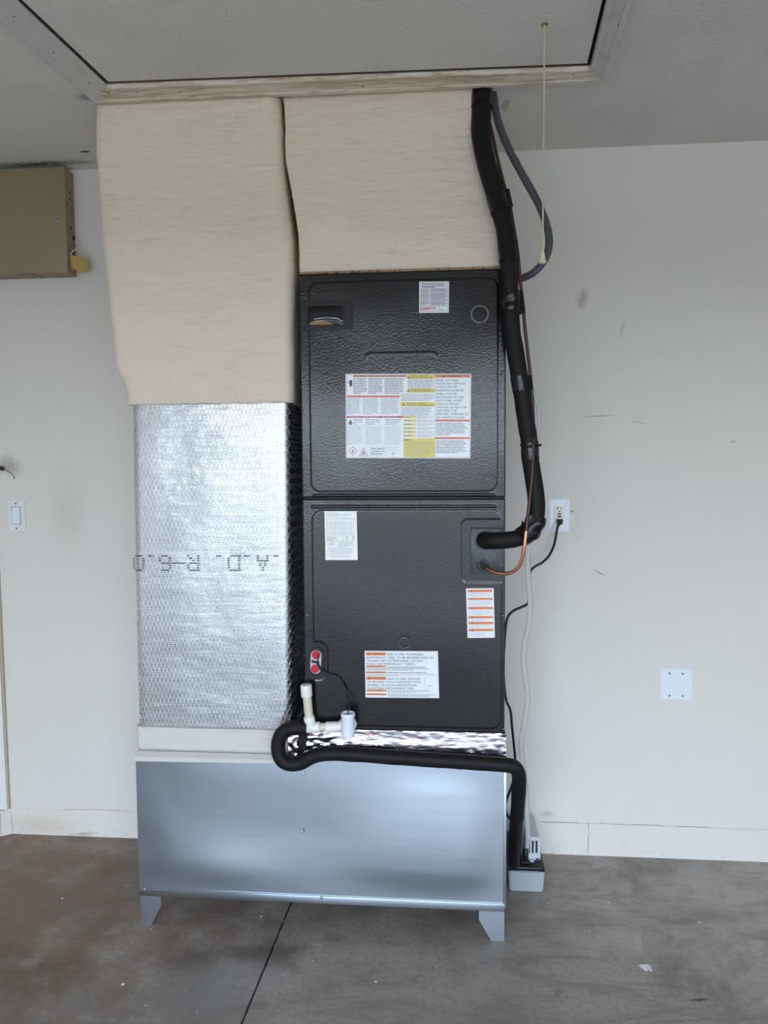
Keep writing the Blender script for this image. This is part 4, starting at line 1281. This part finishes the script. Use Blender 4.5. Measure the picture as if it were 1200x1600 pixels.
band((0.1384,-0.5000,2.1155), (0.1534,-0.5100,2.0741), 0.0015)
band((0.1643,-0.5280,1.9765), (0.1676,-0.5320,1.9380), 0.0012)
band((0.1719,-0.5350,1.8541), (0.1739,-0.5350,1.7995), 0.002, 0.004, 60)
band((0.1978,-0.5350,1.6294), (0.2048,-0.5360,1.5861), 0.0012)
band((0.2267,-0.5400,1.4280), (0.2293,-0.5420,1.3967), 0.0012)
band((0.2450,-0.5480,1.2468), (0.2071,-0.5510,1.1909), 0.0035, 0.006, 38)
# tape flaps round the copper
def flap(pts, th, mat=tape_m, name='tape_flap'):
    bm = bmesh.new()
    F = [bm.verts.new(Vector(p)+Vector((0, -th, 0))) for p in pts]
    B = [bm.verts.new(Vector(p)+Vector((0, th, 0))) for p in pts]
    n = len(pts)
    bm.faces.new(F); bm.faces.new(B[::-1])
    for i in range(n): bm.faces.new((F[i], F[(i+1) % n], B[(i+1) % n], B[i]))
    return obj(name, bm, mat, line, smooth=None)
flap([(0.1562,-0.5150,2.1297), (0.1716,-0.5050,2.1328), (0.1812,-0.5150,2.0832), (0.1642,-0.5250,2.0737)], 0.006)
flap([(0.1778,-0.5300,1.9839), (0.1922,-0.5300,1.9885), (0.1967,-0.5300,1.9411), (0.1826,-0.5350,1.9368)], 0.006)
flap([(0.1881,-0.5350,1.8587), (0.2049,-0.5300,1.8526), (0.2146,-0.5300,1.7962), (0.1992,-0.5300,1.7914), (0.1862,-0.5400,1.8101)], 0.007)
flap([(0.2167,-0.5350,1.6274), (0.2327,-0.5300,1.6294), (0.2349,-0.5350,1.5909), (0.2233,-0.5400,1.5837)], 0.006)
flap([(0.1858,-0.5560,1.1984), (0.1888,-0.5600,1.2127), (0.2015,-0.5700,1.2223), (0.2044,-0.5750,1.2366), (0.2095,-0.5750,1.2297), (0.2268,-0.5720,1.2381), (0.2425,-0.5700,1.2241), (0.2432,-0.5650,1.2028), (0.2222,-0.5700,1.1858), (0.2012,-0.5750,1.1846)], 0.004)
flap([(0.2179,-0.5750,1.2452), (0.2313,-0.5770,1.2523), (0.2454,-0.5730,1.2416), (0.2387,-0.5730,1.2312), (0.2247,-0.5760,1.2349)], 0.002)
i = nearest((0.2267,-0.5400,1.4367))
tie = tube([LS[i-1], LS[i]], rad(0.6)+0.0022, 24)
obj('cable_tie', tie, blackp_m, line)
tail = bmesh.new()
cyl((0.2435,-0.5500,1.4363), (0.2572,-0.5500,1.4396), 0.0032, 8, bm=tail)
obj('tie_tail', tail, blackp_m, line)

# ------------------------------------------------------------------ copper liquid tube
CP = [(0.1197,-0.4550,2.3398), (0.1294,-0.4700,2.2898), (0.1426,-0.4850,2.2198), (0.1593,-0.4970,2.1464), (0.1724,-0.5070,2.0948), (0.1805,-0.5150,2.0460), (0.1889,-0.5200,1.9933), (0.1955,-0.5250,1.9408), (0.2007,-0.5280,1.8804), (0.2076,-0.5300,1.8202), (0.2129,-0.5320,1.7600), (0.2200,-0.5320,1.6999), (0.2271,-0.5330,1.6395), (0.2324,-0.5350,1.5841), (0.2354,-0.5420,1.5179),
      (0.2348,-0.5580,1.4482), (0.2318,-0.5660,1.3793), (0.2265,-0.5710,1.3192), (0.2203,-0.5760,1.2591), (0.2142,-0.5800,1.2076), (0.2093,-0.5800,1.1643), (0.2042,-0.5740,1.1288), (0.1922,-0.5660,1.1031), (0.1724,-0.5560,1.0901), (0.1490,-0.5450,1.0875), (0.1253,-0.5320,1.0925), (0.1102,-0.5160,1.0983), (0.1057,-0.5000,1.1005)]
cp_pts = spline(CP, 6)
CUT = 6*19
copper = thing('copper_tube', 'thin copper tube beside the black foam line, bright at its lower bend into the cabinet', 'pipe', cp_pts[-1])
obj('tarnished_run', tube(cp_pts[:CUT+1], 0.0046, 12), dcopper_m, copper, smooth=60)['label'] = 'dull brown tarnished copper'
obj('bright_run', tube(cp_pts[CUT:], 0.0049, 12), copper_m, copper, smooth=60)['label'] = 'bright orange copper'
# grey flexible conduit looping behind
GP = [(0.1324,-0.4000,2.4696), (0.1352,-0.4000,2.4309), (0.1462,-0.4000,2.3688), (0.1699,-0.4000,2.3025), (0.2026,-0.4000,2.2374), (0.2353,-0.4000,2.1794), (0.2662,-0.4000,2.1213), (0.2882,-0.4000,2.0617), (0.2940,-0.4000,2.0133), (0.2817,-0.4000,1.9707), (0.2548,-0.4000,1.9391), (0.2233,-0.3900,1.9244), (0.1913,-0.3800,1.9205), (0.1597,-0.3600,1.9208)]
GP[0] = (GP[0][0], GP[0][1], 2.4395)
GP[-1] = (0.1655, GP[-1][1], GP[-1][2])
pts = spline(GP, 14)
cond = obj('electrical_conduit', tube(pts, lambda s: 0.0108+0.0004*math.sin(s*900), 14), conduit_m, None, smooth=80)
dots = bmesh.new()
for q in range(12, len(pts)-24, 2):
    t_ = (pts[q+1]-pts[q]).normalized()
    n_ = Vector((t_.z, -1.2, -t_.x)).normalized()
    c_ = pts[q]+n_*0.0109
    box(c_-Vector((0.0008, 0.0008, 0.0013)), c_+Vector((0.0008, 0.0008, 0.0013)), bm=dots)
o = obj('print_dots', dots, ring_m, cond, smooth=None)
o['kind'] = 'stuff'
tag(cond, 'grey flexible conduit looping from the ceiling behind the black line', 'conduit')
# clear vinyl drain hose rising beside the line and falling to the pump
VP = [(0.1780,-0.4750,1.8416), (0.1889,-0.4750,1.7711), (0.1998,-0.4750,1.7092), (0.2157,-0.4780,1.6466), (0.2369,-0.4800,1.6000), (0.2506,-0.4850,1.5657), (0.2581,-0.4900,1.5246), (0.2569,-0.4950,1.4819), (0.2496,-0.5000,1.4375), (0.2442,-0.4900,1.3611), (0.2393,-0.4600,1.2698), (0.2389,-0.4200,1.1744), (0.2410,-0.3800,1.0940), (0.2475,-0.3500,1.0317), (0.2571,-0.3200,0.9578), (0.2539,-0.3000,0.8899), (0.2436,-0.2800,0.8225), (0.2420,-0.2700,0.7648), (0.2514,-0.2600,0.7005), (0.2578,-0.2500,0.6458),
      (0.2502,-0.2400,0.5693), (0.2424,-0.2300,0.5129), (0.2417,-0.2200,0.4624), (0.2502,-0.2100,0.3989), (0.2600,-0.2000,0.3088), (0.2652,-0.1950,0.2200), (0.2677,-0.1950,0.1548), (0.2638,-0.1950,0.1067)]
vin = obj('vinyl_hose', tube(spline(VP, 7), lambda s: 0.0055+0.003*min(1, max(0, (s-0.33)*8)), 12), vinyl_m, None, smooth=70)
tag(vin, 'translucent vinyl hose hanging in waves between the wall and the cabinet', 'hose')

# ------------------------------------------------------------------ pull cord
pc = thing('pull_cord', 'thin cream pull cord with bell-shaped knob hanging from the ceiling hatch', 'pull cord', (0.2362,-0.7140,1.8955))
top_c = Vector((0.2366,-0.7106,2.4420))
kb = Vector((top_c.x, top_c.y, (0.2369,-0.7140,1.9062)[2]))
obj('cord', tube([top_c, top_c.lerp(kb, 0.3)+Vector((0.0006, 0, 0)), top_c.lerp(kb, 0.7)+Vector((-0.0004, 0, 0)), kb], 0.0021, 8), cotton_m, pc)
obj('knob', lathe([(0.002, 0.002), (0.0038, 0.0), (0.005, -0.006), (0.0062, -0.014), (0.0078, -0.021), (0.0088, -0.0225), (0.0088, -0.0265), (0.006, -0.0275)], kb, 20, 'Z'), knob_m, pc)
obj('cord_hole', lathe([(0.009, 0.0), (0.007, -0.0015), (0.003, -0.0016)], top_c, 16, 'Z'), rust_m, pc)

# ------------------------------------------------------------------ condensate drain: foam-covered pipe, PVC tee, float switch
TY = -0.527
DP = [(-0.4003,-0.5270,0.6333), (-0.4265,-0.5270,0.6336), (-0.4528,-0.5270,0.6292), (-0.4746,-0.5270,0.6145), (-0.4854,-0.5270,0.5877), (-0.4850,-0.5270,0.5573), (-0.4731,-0.5270,0.5338), (-0.4487,-0.5270,0.5250), (-0.4205,-0.5270,0.5296), (-0.3921,-0.5270,0.5456), (-0.3583,-0.5270,0.5569), (-0.3079,-0.5270,0.5593), (-0.2246,-0.5270,0.5568), (-0.1417,-0.5270,0.5525), (-0.0448,-0.5270,0.5487), (0.0405,-0.5270,0.5455), (0.1126,-0.5270,0.5420), (0.1665,-0.5270,0.5389), (0.1917,-0.5250,0.5323), (0.2042,-0.5170,0.5106), (0.2070,-0.5000,0.4733),
      (0.2105,-0.4400,0.3884), (0.2139,-0.3600,0.2799), (0.2170,-0.2900,0.1818), (0.2201,-0.2270,0.0943)]
DP[-1] = (DP[-1][0], DP[-1][1], 0.0845)
drain = thing('drain_pipe', 'black foam covered drain pipe with U bend crossing in front of the silver box', 'pipe', Vector(DP[-1]))
DS = spline(DP, 7)
obj('insulation', tube(DS, 0.0208, 22, True, None, 0.0010, 24), foam_m, drain, smooth=60)
dn = lambda p: min(range(len(DS)), key=lambda i: (DS[i]-Vector(p)).length)
for pa, pb, nm in (((-0.4434,-0.5270,0.6304), (-0.4377,-0.5270,0.6324), 'foam_joint'), ((0.0242,-0.5270,0.5460), (0.0296,-0.5270,0.5452), 'foam_joint')):
    i, j = dn(pa), dn(pb)
    if i == j: j = i+1
    if i > j: i, j = j, i
    obj(nm, tube(DS[i:j+1], 0.0216, 22), foam_m, drain)
i, j = dn((0.2118,-0.4000,0.3299)), len(DS)-2
obj('tape_wrap', tube(DS[i:j+1], lambda s: 0.0216+0.0022*s, 22, True, None, 0.0016, 40), tape_m, drain, smooth=60)

tee = thing('pvc_tee', 'white PVC tee with capped riser standing at the end of the black drain pipe', 'pipe fitting', (-0.3893,-0.5270,0.6166))
ta, tb_ = Vector((-0.4040,-0.5270,0.6332)), Vector((-0.3629,-0.5270,0.6361))
tm = Vector((-0.3891,-0.5270,0.6345)); tu = Vector((-0.3951,-0.5270,0.6673))
bm = cyl(ta, tb_, 0.0152, 24, 0.001)
cyl(tm, tu, 0.0160, 24, 0.001, bm)
cyl(tb_-(tb_-ta)*0.12, tb_, 0.0158, 24, 0.0008, bm)
obj('tee_body', bm, pvc_m, tee, smooth=40)
obj('riser', cyl(tu-(tu-tm)*0.2, (-0.4010,-0.5270,0.7442), 0.0126, 24), pvco_m, tee)
obj('cap', cyl((-0.4003,-0.5270,0.7245), (-0.4019,-0.5270,0.7601), 0.0162, 28, 0.0025), pvc_m, tee, smooth=50)
obj('nipple', cyl(tb_-(tb_-ta)*0.05, (-0.3406,-0.5270,0.6366), 0.0120, 24), pvco_m, tee)
cpb = cyl((-0.3452,-0.5270,0.6365), (-0.3127,-0.5270,0.6382), 0.0155, 24, 0.001)
tube(spline([(-0.3164,-0.5270,0.6380), (-0.3072,-0.5260,0.6389), (-0.3003,-0.5220,0.6433), (-0.2980,-0.5120,0.6435), (-0.2998,-0.5000,0.6392)], 6), lambda s: 0.0142-0.001*s, 20, True, cpb)
obj('coupling', cpb, pvc_m, tee, smooth=45)

fs = thing('float_switch', 'white cylindrical float switch cup hanging below the red plugs with black wires', 'float switch', (-0.2789,-0.5450,0.6186))
fa, fbm = Vector((-0.2789,-0.5450,0.6177)), Vector((-0.2782,-0.5450,0.6865))
bm = bmesh.new()
prof = [(0.004, 0), (0.0165, 0.0005), (0.0185, 0.003), (0.0190, 0.010), (0.0190, 0.0585), (0.0203, 0.060), (0.0203, 0.0675), (0.0195, 0.0685), (0.0172, 0.0685), (0.0168, 0.066), (0.0165, 0.052), (0.002, 0.052)]
lathe(prof, fa, 32, 'Z', bm)
obj('cup', bm, cup_m, fs, smooth=45)
obj('side_nut', cyl((-0.2722,-0.5380,0.6516), (-0.2770,-0.5020,0.6385), 0.0185, 8, 0.002), oval_m, fs)
wp = [(-0.2783,-0.5450,0.6818), (-0.2757,-0.5350,0.7082), (-0.2841,-0.5120,0.7286), (-0.2975,-0.5070,0.7588), (-0.3123,-0.5070,0.7773), (-0.3346,-0.5070,0.7844), (-0.3532,-0.5070,0.7898), (-0.3655,-0.5110,0.8038), (-0.3724,-0.5130,0.8193)]
wq = [(-0.2783,-0.5450,0.6818), (-0.2768,-0.5330,0.7113), (-0.2881,-0.5100,0.7336), (-0.3032,-0.5060,0.7678), (-0.3198,-0.5060,0.7797), (-0.3403,-0.5060,0.7859), (-0.3550,-0.5070,0.7935), (-0.3688,-0.5120,0.8209), (-0.3681,-0.5140,0.8458)]
for w in (wp, wq): obj('wire', tube(spline(w, 6), 0.0016, 8), cord_m, fs, smooth=60)

# ------------------------------------------------------------------ condensate pump on the floor
pump = thing('condensate_pump', 'small condensate pump with pale grey tank, black lid and white slotted motor cover', 'pump', (0.2626,-0.1926,0.0000))
a, b = Vector((0.2035,-0.2444,0.0000)), Vector((0.3138,-0.2328,-0.0000))
bm = bmesh.new()
px0, px1, pya, pyb = a.x, b.x, a.y, -0.015
vb = [bm.verts.new(p) for p in ((px0+0.002, pya+0.002, 0), (px1-0.002, pya+0.002, 0), (px1-0.002, pyb, 0), (px0+0.002, pyb, 0))]
vt = [bm.verts.new(p) for p in ((px0-0.002, pya, 0.071), (px1+0.002, pya, 0.071), (px1+0.002, pyb, 0.071), (px0-0.002, pyb, 0.071))]
bm.faces.new(vb); bm.faces.new(vt)
for i in range(4): bm.faces.new((vb[i], vb[(i+1) % 4], vt[(i+1) % 4], vt[i]))
bmesh.ops.bevel(bm, geom=bm.edges[:], offset=0.004, segments=2, affect='EDGES')
obj('tank', bm, tank_m, pump)
for lo_c, hi_c in (((px0+0.004, pya-0.003, 0.062), (px0+0.014, pya+0.002, 0.0712)), ((px1-0.014, pya-0.003, 0.062), (px1-0.004, pya+0.002, 0.0712)), ((px1+0.001, pya+0.03, 0.05), (px1+0.0045, pya+0.05, 0.071))):
    obj('clip', box(lo_c, hi_c, 0.001), tank_m, pump)
obj('lid', box((px0-0.004, pya-0.002, 0.0712), (px1+0.003, pyb, 0.0835), 0.003), blackp_m, pump)
MY = -0.20
m0, m1 = (0.2687,-0.2000,0.0725), (0.3082,-0.2000,0.0741)
mt = (0.2879,-0.2000,0.1582)
bm = bmesh.new()
zt = mt[2]
f = [bm.verts.new(p) for p in ((m0[0], MY, 0.0835), (m1[0], MY, 0.0835), (m1[0]-0.001, MY+0.003, zt-0.006), (m1[0]-0.004, MY+0.006, zt), (m0[0]+0.001, MY+0.006, zt), (m0[0], MY+0.003, zt-0.006))]
k = [bm.verts.new(p) for p in ((m0[0]-0.02, -0.03, 0.0835), (m1[0], -0.03, 0.0835), (m1[0]-0.002, -0.03, zt-0.004), (m1[0]-0.010, -0.03, zt+0.004), (m0[0]-0.008, -0.03, zt+0.004), (m0[0]-0.02, -0.03, zt-0.006))]
bm.faces.new(f); bm.faces.new(k[::-1])
for i in range(6): bm.faces.new((f[i], f[(i+1) % 6], k[(i+1) % 6], k[i]))
bmesh.ops.bevel(bm, geom=bm.edges[:], offset=0.002, segments=2, affect='EDGES')
motor = obj('motor_cover', bm, motor_m, pump)
for u in (827.6, 833.2, 839.0):
    pass
for q0, q1 in (((0.2691,-0.2015,0.1083), (0.2739,-0.2015,0.1476)), ((0.2804,-0.2015,0.1087), (0.2855,-0.2015,0.1481)), ((0.2926,-0.2015,0.1092), (0.2980,-0.2015,0.1485))):
    obj('vent_slot', box((q0[0], MY-0.0006, q0[2]), (q1[0], MY+0.004, q1[2])), dark_m, motor)
q0, q1 = (0.2922,-0.2000,0.0811), (0.3050,-0.2000,0.0914)
obj('badge', box((q0[0], MY-0.0012, q0[2]), (q1[0], MY, q1[2])), badge_m, motor)
obj('cover_foot', box(((0.2696,-0.2100,0.0738)[0], MY-0.012, 0.0835), ((0.2852,-0.2100,0.0744)[0], MY, 0.089), 0.001), motor_m, pump)
obj('cover_foot', box(((0.2312,-0.2100,0.0722)[0], MY-0.014, 0.0835), ((0.2416,-0.2100,0.0726)[0], MY-0.002, 0.088), 0.001), motor_m, pump)
chk = cyl(((0.2593,-0.2000,0.0699)[0], -0.212, 0.0835), ((0.2590,-0.2000,0.1179)[0], -0.205, 0.125), 0.0085, 12, 0.001)
box(((0.2447,-0.2000,0.0693)[0], -0.224, 0.0835), ((0.2739,-0.2000,0.0705)[0], -0.200, 0.0885), 0.001, 2, chk)
obj('check_valve', chk, blackp_m, pump)
sl = box(((0.2717,-0.1300,0.1433)[0], -0.15, zt+0.0005), ((0.2760,-0.1300,0.1434)[0], -0.11, zt+0.0035))
obj('test_lever', sl, dark_m, motor)

# ------------------------------------------------------------------ outlet with plug and cord
out = thing('wall_outlet', 'ivory receptacle with red and black buttons in a wide white wall plate', 'outlet', (0.3901,0.0000,1.2106))
pa, pb2 = (0.3546,0.0000,1.1539), (0.4240,0.0000,1.2670)
pb_ = prism(rrect(pa[0], pa[2], pb2[0], pb2[2], 0.002, 2), 0.0, -0.005)
bmesh.ops.bevel(pb_, geom=[e for e in pb_.edges if all(abs(v.co.y+0.005) < 1e-5 for v in e.verts)], offset=0.003, segments=2, affect='EDGES')
obj('cover_plate', pb_, cover_m, out)
ra, rb_ = (0.3727,-0.0060,1.1789), (0.4048,-0.0060,1.2420)
rec = obj('receptacle', prism(rrect(ra[0], ra[2], rb_[0], rb_[2], 0.002, 2), -0.004, -0.0075), ivory_m, out)
def chip(name, u0, v0, u1, v1, mat, parent, y, d=0.001):
    return None
for nm, q0, q1, mt_ in (('slot', (0.3810,-0.0075,1.2306), (0.3844,-0.0075,1.2381), dark_m), ('slot', (0.3932,-0.0075,1.2310), (0.3955,-0.0075,1.2377), dark_m),
                        ('reset_button', (0.3818,-0.0075,1.2127), (0.3957,-0.0075,1.2182), redbtn_m), ('test_button', (0.3830,-0.0075,1.2038), (0.3951,-0.0075,1.2089), dark_m)):
    obj(nm, box((q0[0], -0.0088 if 'button' in nm else -0.0079, q0[2]), (q1[0], -0.007, q1[2])), mt_, rec)
q = (0.3889,-0.0075,1.2237)
obj('slot', cyl((q[0], -0.0079, q[2]), (q[0], -0.007, q[2]), 0.0024, 12), dark_m, rec)

cord = thing('power_cord', 'black power cord plugged into the ivory outlet and drooping behind the cabinet', 'cord', (0.3859,-0.0300,1.1754))
pq = (0.3892,-0.0075,1.1901)
plug = bmesh.new()
prof = [(-0.0105, 0.008), (-0.0105, -0.004), (-0.006, -0.010), (0.006, -0.010), (0.0105, -0.004), (0.0105, 0.008)]
A = [plug.verts.new((pq[0]+x, -0.0078, pq[2]+z)) for x, z in prof]
B = [plug.verts.new((pq[0]+x*0.95, -0.022, pq[2]+z*0.95-0.001)) for x, z in prof]
C = [plug.verts.new((pq[0]+x*0.45, -0.034, pq[2]+z*0.45-0.005)) for x, z in prof]
plug.faces.new(A); plug.faces.new(C[::-1])
for r0, r1 in ((A, B), (B, C)):
    for i in range(6): plug.faces.new((r0[i], r0[(i+1) % 6], r1[(i+1) % 6], r1[i]))
obj('plug', plug, blackp_m, cord)
KP = [(pq[0], -0.032, pq[2]-0.004), (0.3787,-0.0420,1.1742), (0.3714,-0.0500,1.1421), (0.3637,-0.0600,1.1126), (0.3452,-0.0800,1.0801), (0.3181,-0.1100,1.0601), (0.2915,-0.1400,1.0513), (0.2726,-0.1700,1.0386), (0.2653,-0.1900,1.0165), (0.2675,-0.2000,0.9765), (0.2626,-0.2000,0.9410), (0.2423,-0.2000,0.9273), (0.2178,-0.2000,0.9155), (0.2005,-0.2000,0.8986), (0.1934,-0.2000,0.8734), (0.1895,-0.2000,0.8292), (0.1857,-0.2000,0.7554), (0.1870,-0.2000,0.6813), (0.1944,-0.2000,0.6199), (0.2080,-0.2000,0.5861), (0.2134,-0.2000,0.5329), (0.2208,-0.1900,0.4650), (0.2271,-0.1700,0.4031), (0.2279,-0.1300,0.3312), (0.2160,-0.1100,0.2773), (0.2051,-0.1000,0.2385), (0.2019,-0.1000,0.2091), (0.2116,-0.0900,0.1751), (0.2322,-0.0800,0.1526), (0.2618,-0.0700,0.1304)]
obj('cable', tube(spline(KP, 7), 0.0042, 10), cord_m, cord, smooth=60)

# ------------------------------------------------------------------ blank plate and light switch
bl = thing('blank_plate', 'square white blank wall plate with four screws low on the right wall', 'wall plate', (0.7930,0.0000,0.5671))
poly = [(0.7366,-0.0030,0.5714), (0.8453,-0.0030,0.5701), (0.8453,-0.0030,0.6776), (0.7359,-0.0030,0.6784)]
bp = prism([(p[0], p[2]) for p in poly], 0.0, -0.005)
bmesh.ops.bevel(bp, geom=[e for e in bp.edges if all(abs(v.co.y+0.005) < 1e-5 for v in e.verts)], offset=0.0025, segments=2, affect='EDGES')
obj('plate', bp, cover_m, bl)
for p in ((0.7689,-0.0050,0.6629), (0.8127,-0.0050,0.6623), (0.7696,-0.0050,0.5845), (0.8133,-0.0050,0.5840)):
    screw(bl, p, ring_m, 0.0036)

sw_ = thing('light_switch', 'white rocker light switch beside the door casing on the left wall', 'light switch', (-1.5779,0.0000,1.1557))
poly = [(-1.6083,-0.0030,1.1559), (-1.5414,-0.0030,1.1574), (-1.5421,-0.0030,1.2645), (-1.6080,-0.0030,1.2635)]
bp = prism([(p[0], p[2]) for p in poly], 0.0, -0.0055)
bmesh.ops.bevel(bp, geom=[e for e in bp.edges if all(abs(v.co.y+0.0055) < 1e-5 for v in e.verts)], offset=0.0022, segments=2, affect='EDGES')
obj('cover_plate', bp, casing_m, sw_)
ra, rb_ = (-1.5926,-0.0060,1.1799), (-1.5604,-0.0060,1.2424)
obj('rocker_frame', ring_prism(rrect(ra[0]-0.0015, ra[2]-0.0015, rb_[0]+0.0015, rb_[2]+0.0015, 0.001, 1), rrect(ra[0], ra[2], rb_[0], rb_[2], 0.001, 1), -0.004, -0.0062), ring_m, sw_)
rk = bmesh.new()
zm = (ra[2]+rb_[2])/2
A = [rk.verts.new(p) for p in ((ra[0]+0.001, -0.009, ra[2]+0.001), (rb_[0]-0.001, -0.009, ra[2]+0.001), (rb_[0]-0.001, -0.0085, zm), (ra[0]+0.001, -0.0085, zm), (rb_[0]-0.001, -0.0065, rb_[2]-0.001), (ra[0]+0.001, -0.0065, rb_[2]-0.001))]
B = [rk.verts.new((v.co.x, -0.004, v.co.z)) for v in A]
rk.faces.new((A[0], A[1], A[2], A[3])); rk.faces.new((A[3], A[2], A[4], A[5]))
for s, e in ((0, 1), (1, 2), (2, 4), (4, 5), (5, 3), (3, 0)): rk.faces.new((A[s], A[e], B[e], B[s]))
obj('rocker', rk, cover_m, sw_, smooth=None)
for p in ((-1.5763,-0.0060,1.2558), (-1.5774,-0.0060,1.1643)): screw(sw_, p, dark_m, 0.0028)

# ------------------------------------------------------------------ breaker panel and padlock
pn = thing('breaker_panel', 'tan steel electrical panel box with key lock mounted high on the left wall', 'electrical panel', (-1.5, -0.03, 2.06))
pr, pzb, pzt = -1.3165, 2.066, 2.428
pbx = box((-1.72, -0.058, pzb), (pr-0.001, 0.0, pzt), 0.002)
obj('box', pbx, panels_m, pn)
obj('door', box((-1.722, -0.064, pzb+0.0035), (pr, -0.058, pzt), 0.0022), panel_m, pn)
kq = (-1.3448,-0.0660,2.2471)
kl = obj('key_lock', lathe([(0.0085, -0.003), (0.0085, 0.003), (0.0072, 0.0042), (0.006, 0.0042), (0.0052, 0.003), (0.001, 0.003)], (kq[0], -0.063, kq[2]), 24), steel_m, pn)
obj('keyhole', box((kq[0]-0.003, -0.0668, kq[2]-0.001), (kq[0]+0.002, -0.0655, kq[2]+0.0015)), dark_m, kl)
for v in ((-1.3160,-0.0543,2.3511), (-1.3160,-0.0319,2.3286), (-1.3160,-0.0319,2.2296)):
    obj('knockout', cyl((pr-0.002, -0.03, v[2]), (pr+0.0006, -0.03, v[2]), 0.004, 10), dark_m, pn)
hz = (-1.3233,0.0000,2.1997)[2]
obj('cable_hole', cyl((pr-0.002, -0.014, hz), (pr+0.0008, -0.014, hz), 0.008, 14), dark_m, pn)

lk = thing('padlock', 'small brass padlock hanging on a pale wire loop from the tan panel', 'padlock', (-1.2871,-0.0300,2.0765))
l0, l1 = Vector((-1.3127,-0.0350,2.0782)), Vector((-1.2545,-0.0350,2.1307))
pb3 = bmesh.new()
sk = [(l0.x, -0.052, l0.z+0.004), (l0.x+0.018, -0.060, l0.z-0.001), (l1.x, -0.034, l0.z-0.006), (l1.x-0.018, -0.026, l0.z)]
hgt = l1.z-l0.z-0.004
A = [pb3.verts.new(p) for p in sk]
B = [pb3.verts.new((x-0.001, y, z+hgt)) for x, y, z in sk]
pb3.faces.new(A); pb3.faces.new(B[::-1])
for i in range(4): pb3.faces.new((A[i], A[(i+1) % 4], B[(i+1) % 4], B[i]))
bmesh.ops.bevel(pb3, geom=pb3.edges[:], offset=0.002, segments=2, affect='EDGES')
obj('lock_body', pb3, brass_m, lk)
obj('shackle', tube(spline([(-1.2957,-0.0500,2.1025), (-1.3072,-0.0500,2.1094), (-1.3124,-0.0500,2.1250), (-1.3099,-0.0450,2.1406), (-1.3054,-0.0350,2.1511), (-1.2984,-0.0300,2.1567), (-1.2868,-0.0350,2.1461), (-1.2791,-0.0420,2.1284)], 6), 0.0021, 8), shackle_m, lk)
obj('wire_tail', tube(spline([(-1.3128,-0.0140,2.1885), (-1.3007,-0.0250,2.1649), (-1.2846,-0.0300,2.1496), (-1.2709,-0.0300,2.1381)], 5), 0.0009, 6), shackle_m, lk)

# ------------------------------------------------------------------ wire stub at the left edge
ws = thing('wire_stub', 'dark brown twisted wire poking from the wall above the light switch', 'wire', (-1.6254,0.0000,1.3824))
bm = bmesh.new()
for s in range(5):
    P = []
    for k in range(9):
        t = k/8
        P.append(Vector((-1.6399,-0.0040,1.3896))+Vector((0.026*t+0.006*noise.noise((s*3.1, t*4, 1)), -0.012-0.012*noise.noise((s*2.2, t*3, 5)), 0.010*noise.noise((s*5.1, t*4, 9))-0.006*t)))
    tube(spline(P, 3), 0.0042, 8, True, bm)
obj('twisted_end', bm, wire_m, ws, smooth=60)
obj('thin_strand', tube(spline([(-1.6044,-0.0140,1.3801), (-1.5961,-0.0120,1.3730), (-1.5853,-0.0100,1.3659), (-1.5771,-0.0120,1.3565), (-1.5750,-0.0100,1.3494), (-1.5787,-0.0100,1.3483)], 5), 0.0011, 6), wire_m, ws)

# ------------------------------------------------------------------ litter on the floor
sc = bmesh.new()
sp_ = [(0.5300,-0.5720,0.0020), (0.5550,-0.5689,0.0020), (0.5613,-0.5775,0.0020), (0.5596,-0.5930,0.0020), (0.5546,-0.5959,0.0020), (0.5527,-0.5871,0.0020), (0.5441,-0.5967,0.0020), (0.5403,-0.5919,0.0020), (0.5343,-0.5821,0.0020)]
A = [sc.verts.new(Vector(p)+Vector((0, 0, 0.002*abs(noise.noise(Vector(p)*90))))) for p in sp_]
B = [sc.verts.new((p[0], p[1], 0.0003)) for p in sp_]
sc.faces.new(A); sc.faces.new(B[::-1])
for i in range(len(A)): sc.faces.new((A[i], A[(i+1) % len(A)], B[(i+1) % len(A)], B[i]))
tag(obj('paper_scrap', sc, scrap_m, None, smooth=None), 'small torn white scrap lying on the bare concrete floor', 'scrap')
CH = [(-0.8857,-0.5200,0.0000), (-0.8738,-0.5342,0.0000), (-0.8674,-0.7527,0.0000), (-0.7739,-0.8228,0.0000), (-0.6336,-0.8365,0.0000), (-0.5708,-0.4340,0.0000), (-0.3745,-0.6213,-0.0000), (-0.4486,-0.7568,0.0000), (-0.1907,-0.6918,0.0000), (-0.0284,-0.6190,-0.0000), (-1.0754,-0.7660,0.0000), (-1.2357,-0.3893,-0.0000), (0.4230,-0.4316,0.0000), (0.3346,-0.4823,0.0000), (0.5093,-0.2814,0.0000), (-0.9181,-0.5817,0.0000), (-0.5066,-0.6124,0.0000), (0.7627,-0.3636,0.0000), (-1.0566,-0.3078,0.0000), (-0.0842,-0.4044,0.0000)]
chips = bmesh.new()
for k, c in enumerate(CH):
    s = (0.0042, 0.003, 0.007)[k % 3] if k != 2 else 0.009
    b_ = bmesh.new()
    bmesh.ops.create_icosphere(b_, subdivisions=1, radius=s*0.6)
    for v in b_.verts: v.co = Vector((v.co.x*(1+0.6*noise.noise(v.co*300+Vector(c)*9)), v.co.y, max(v.co.z*0.35, -0.0002)))+Vector(c)
    merge(chips, b_)
ch = obj('debris', chips, chip_m, None, smooth=None)
ch['kind'] = 'stuff'
ch['label'] = 'tiny pale plaster chips scattered on the concrete floor'
ch['category'] = 'debris'
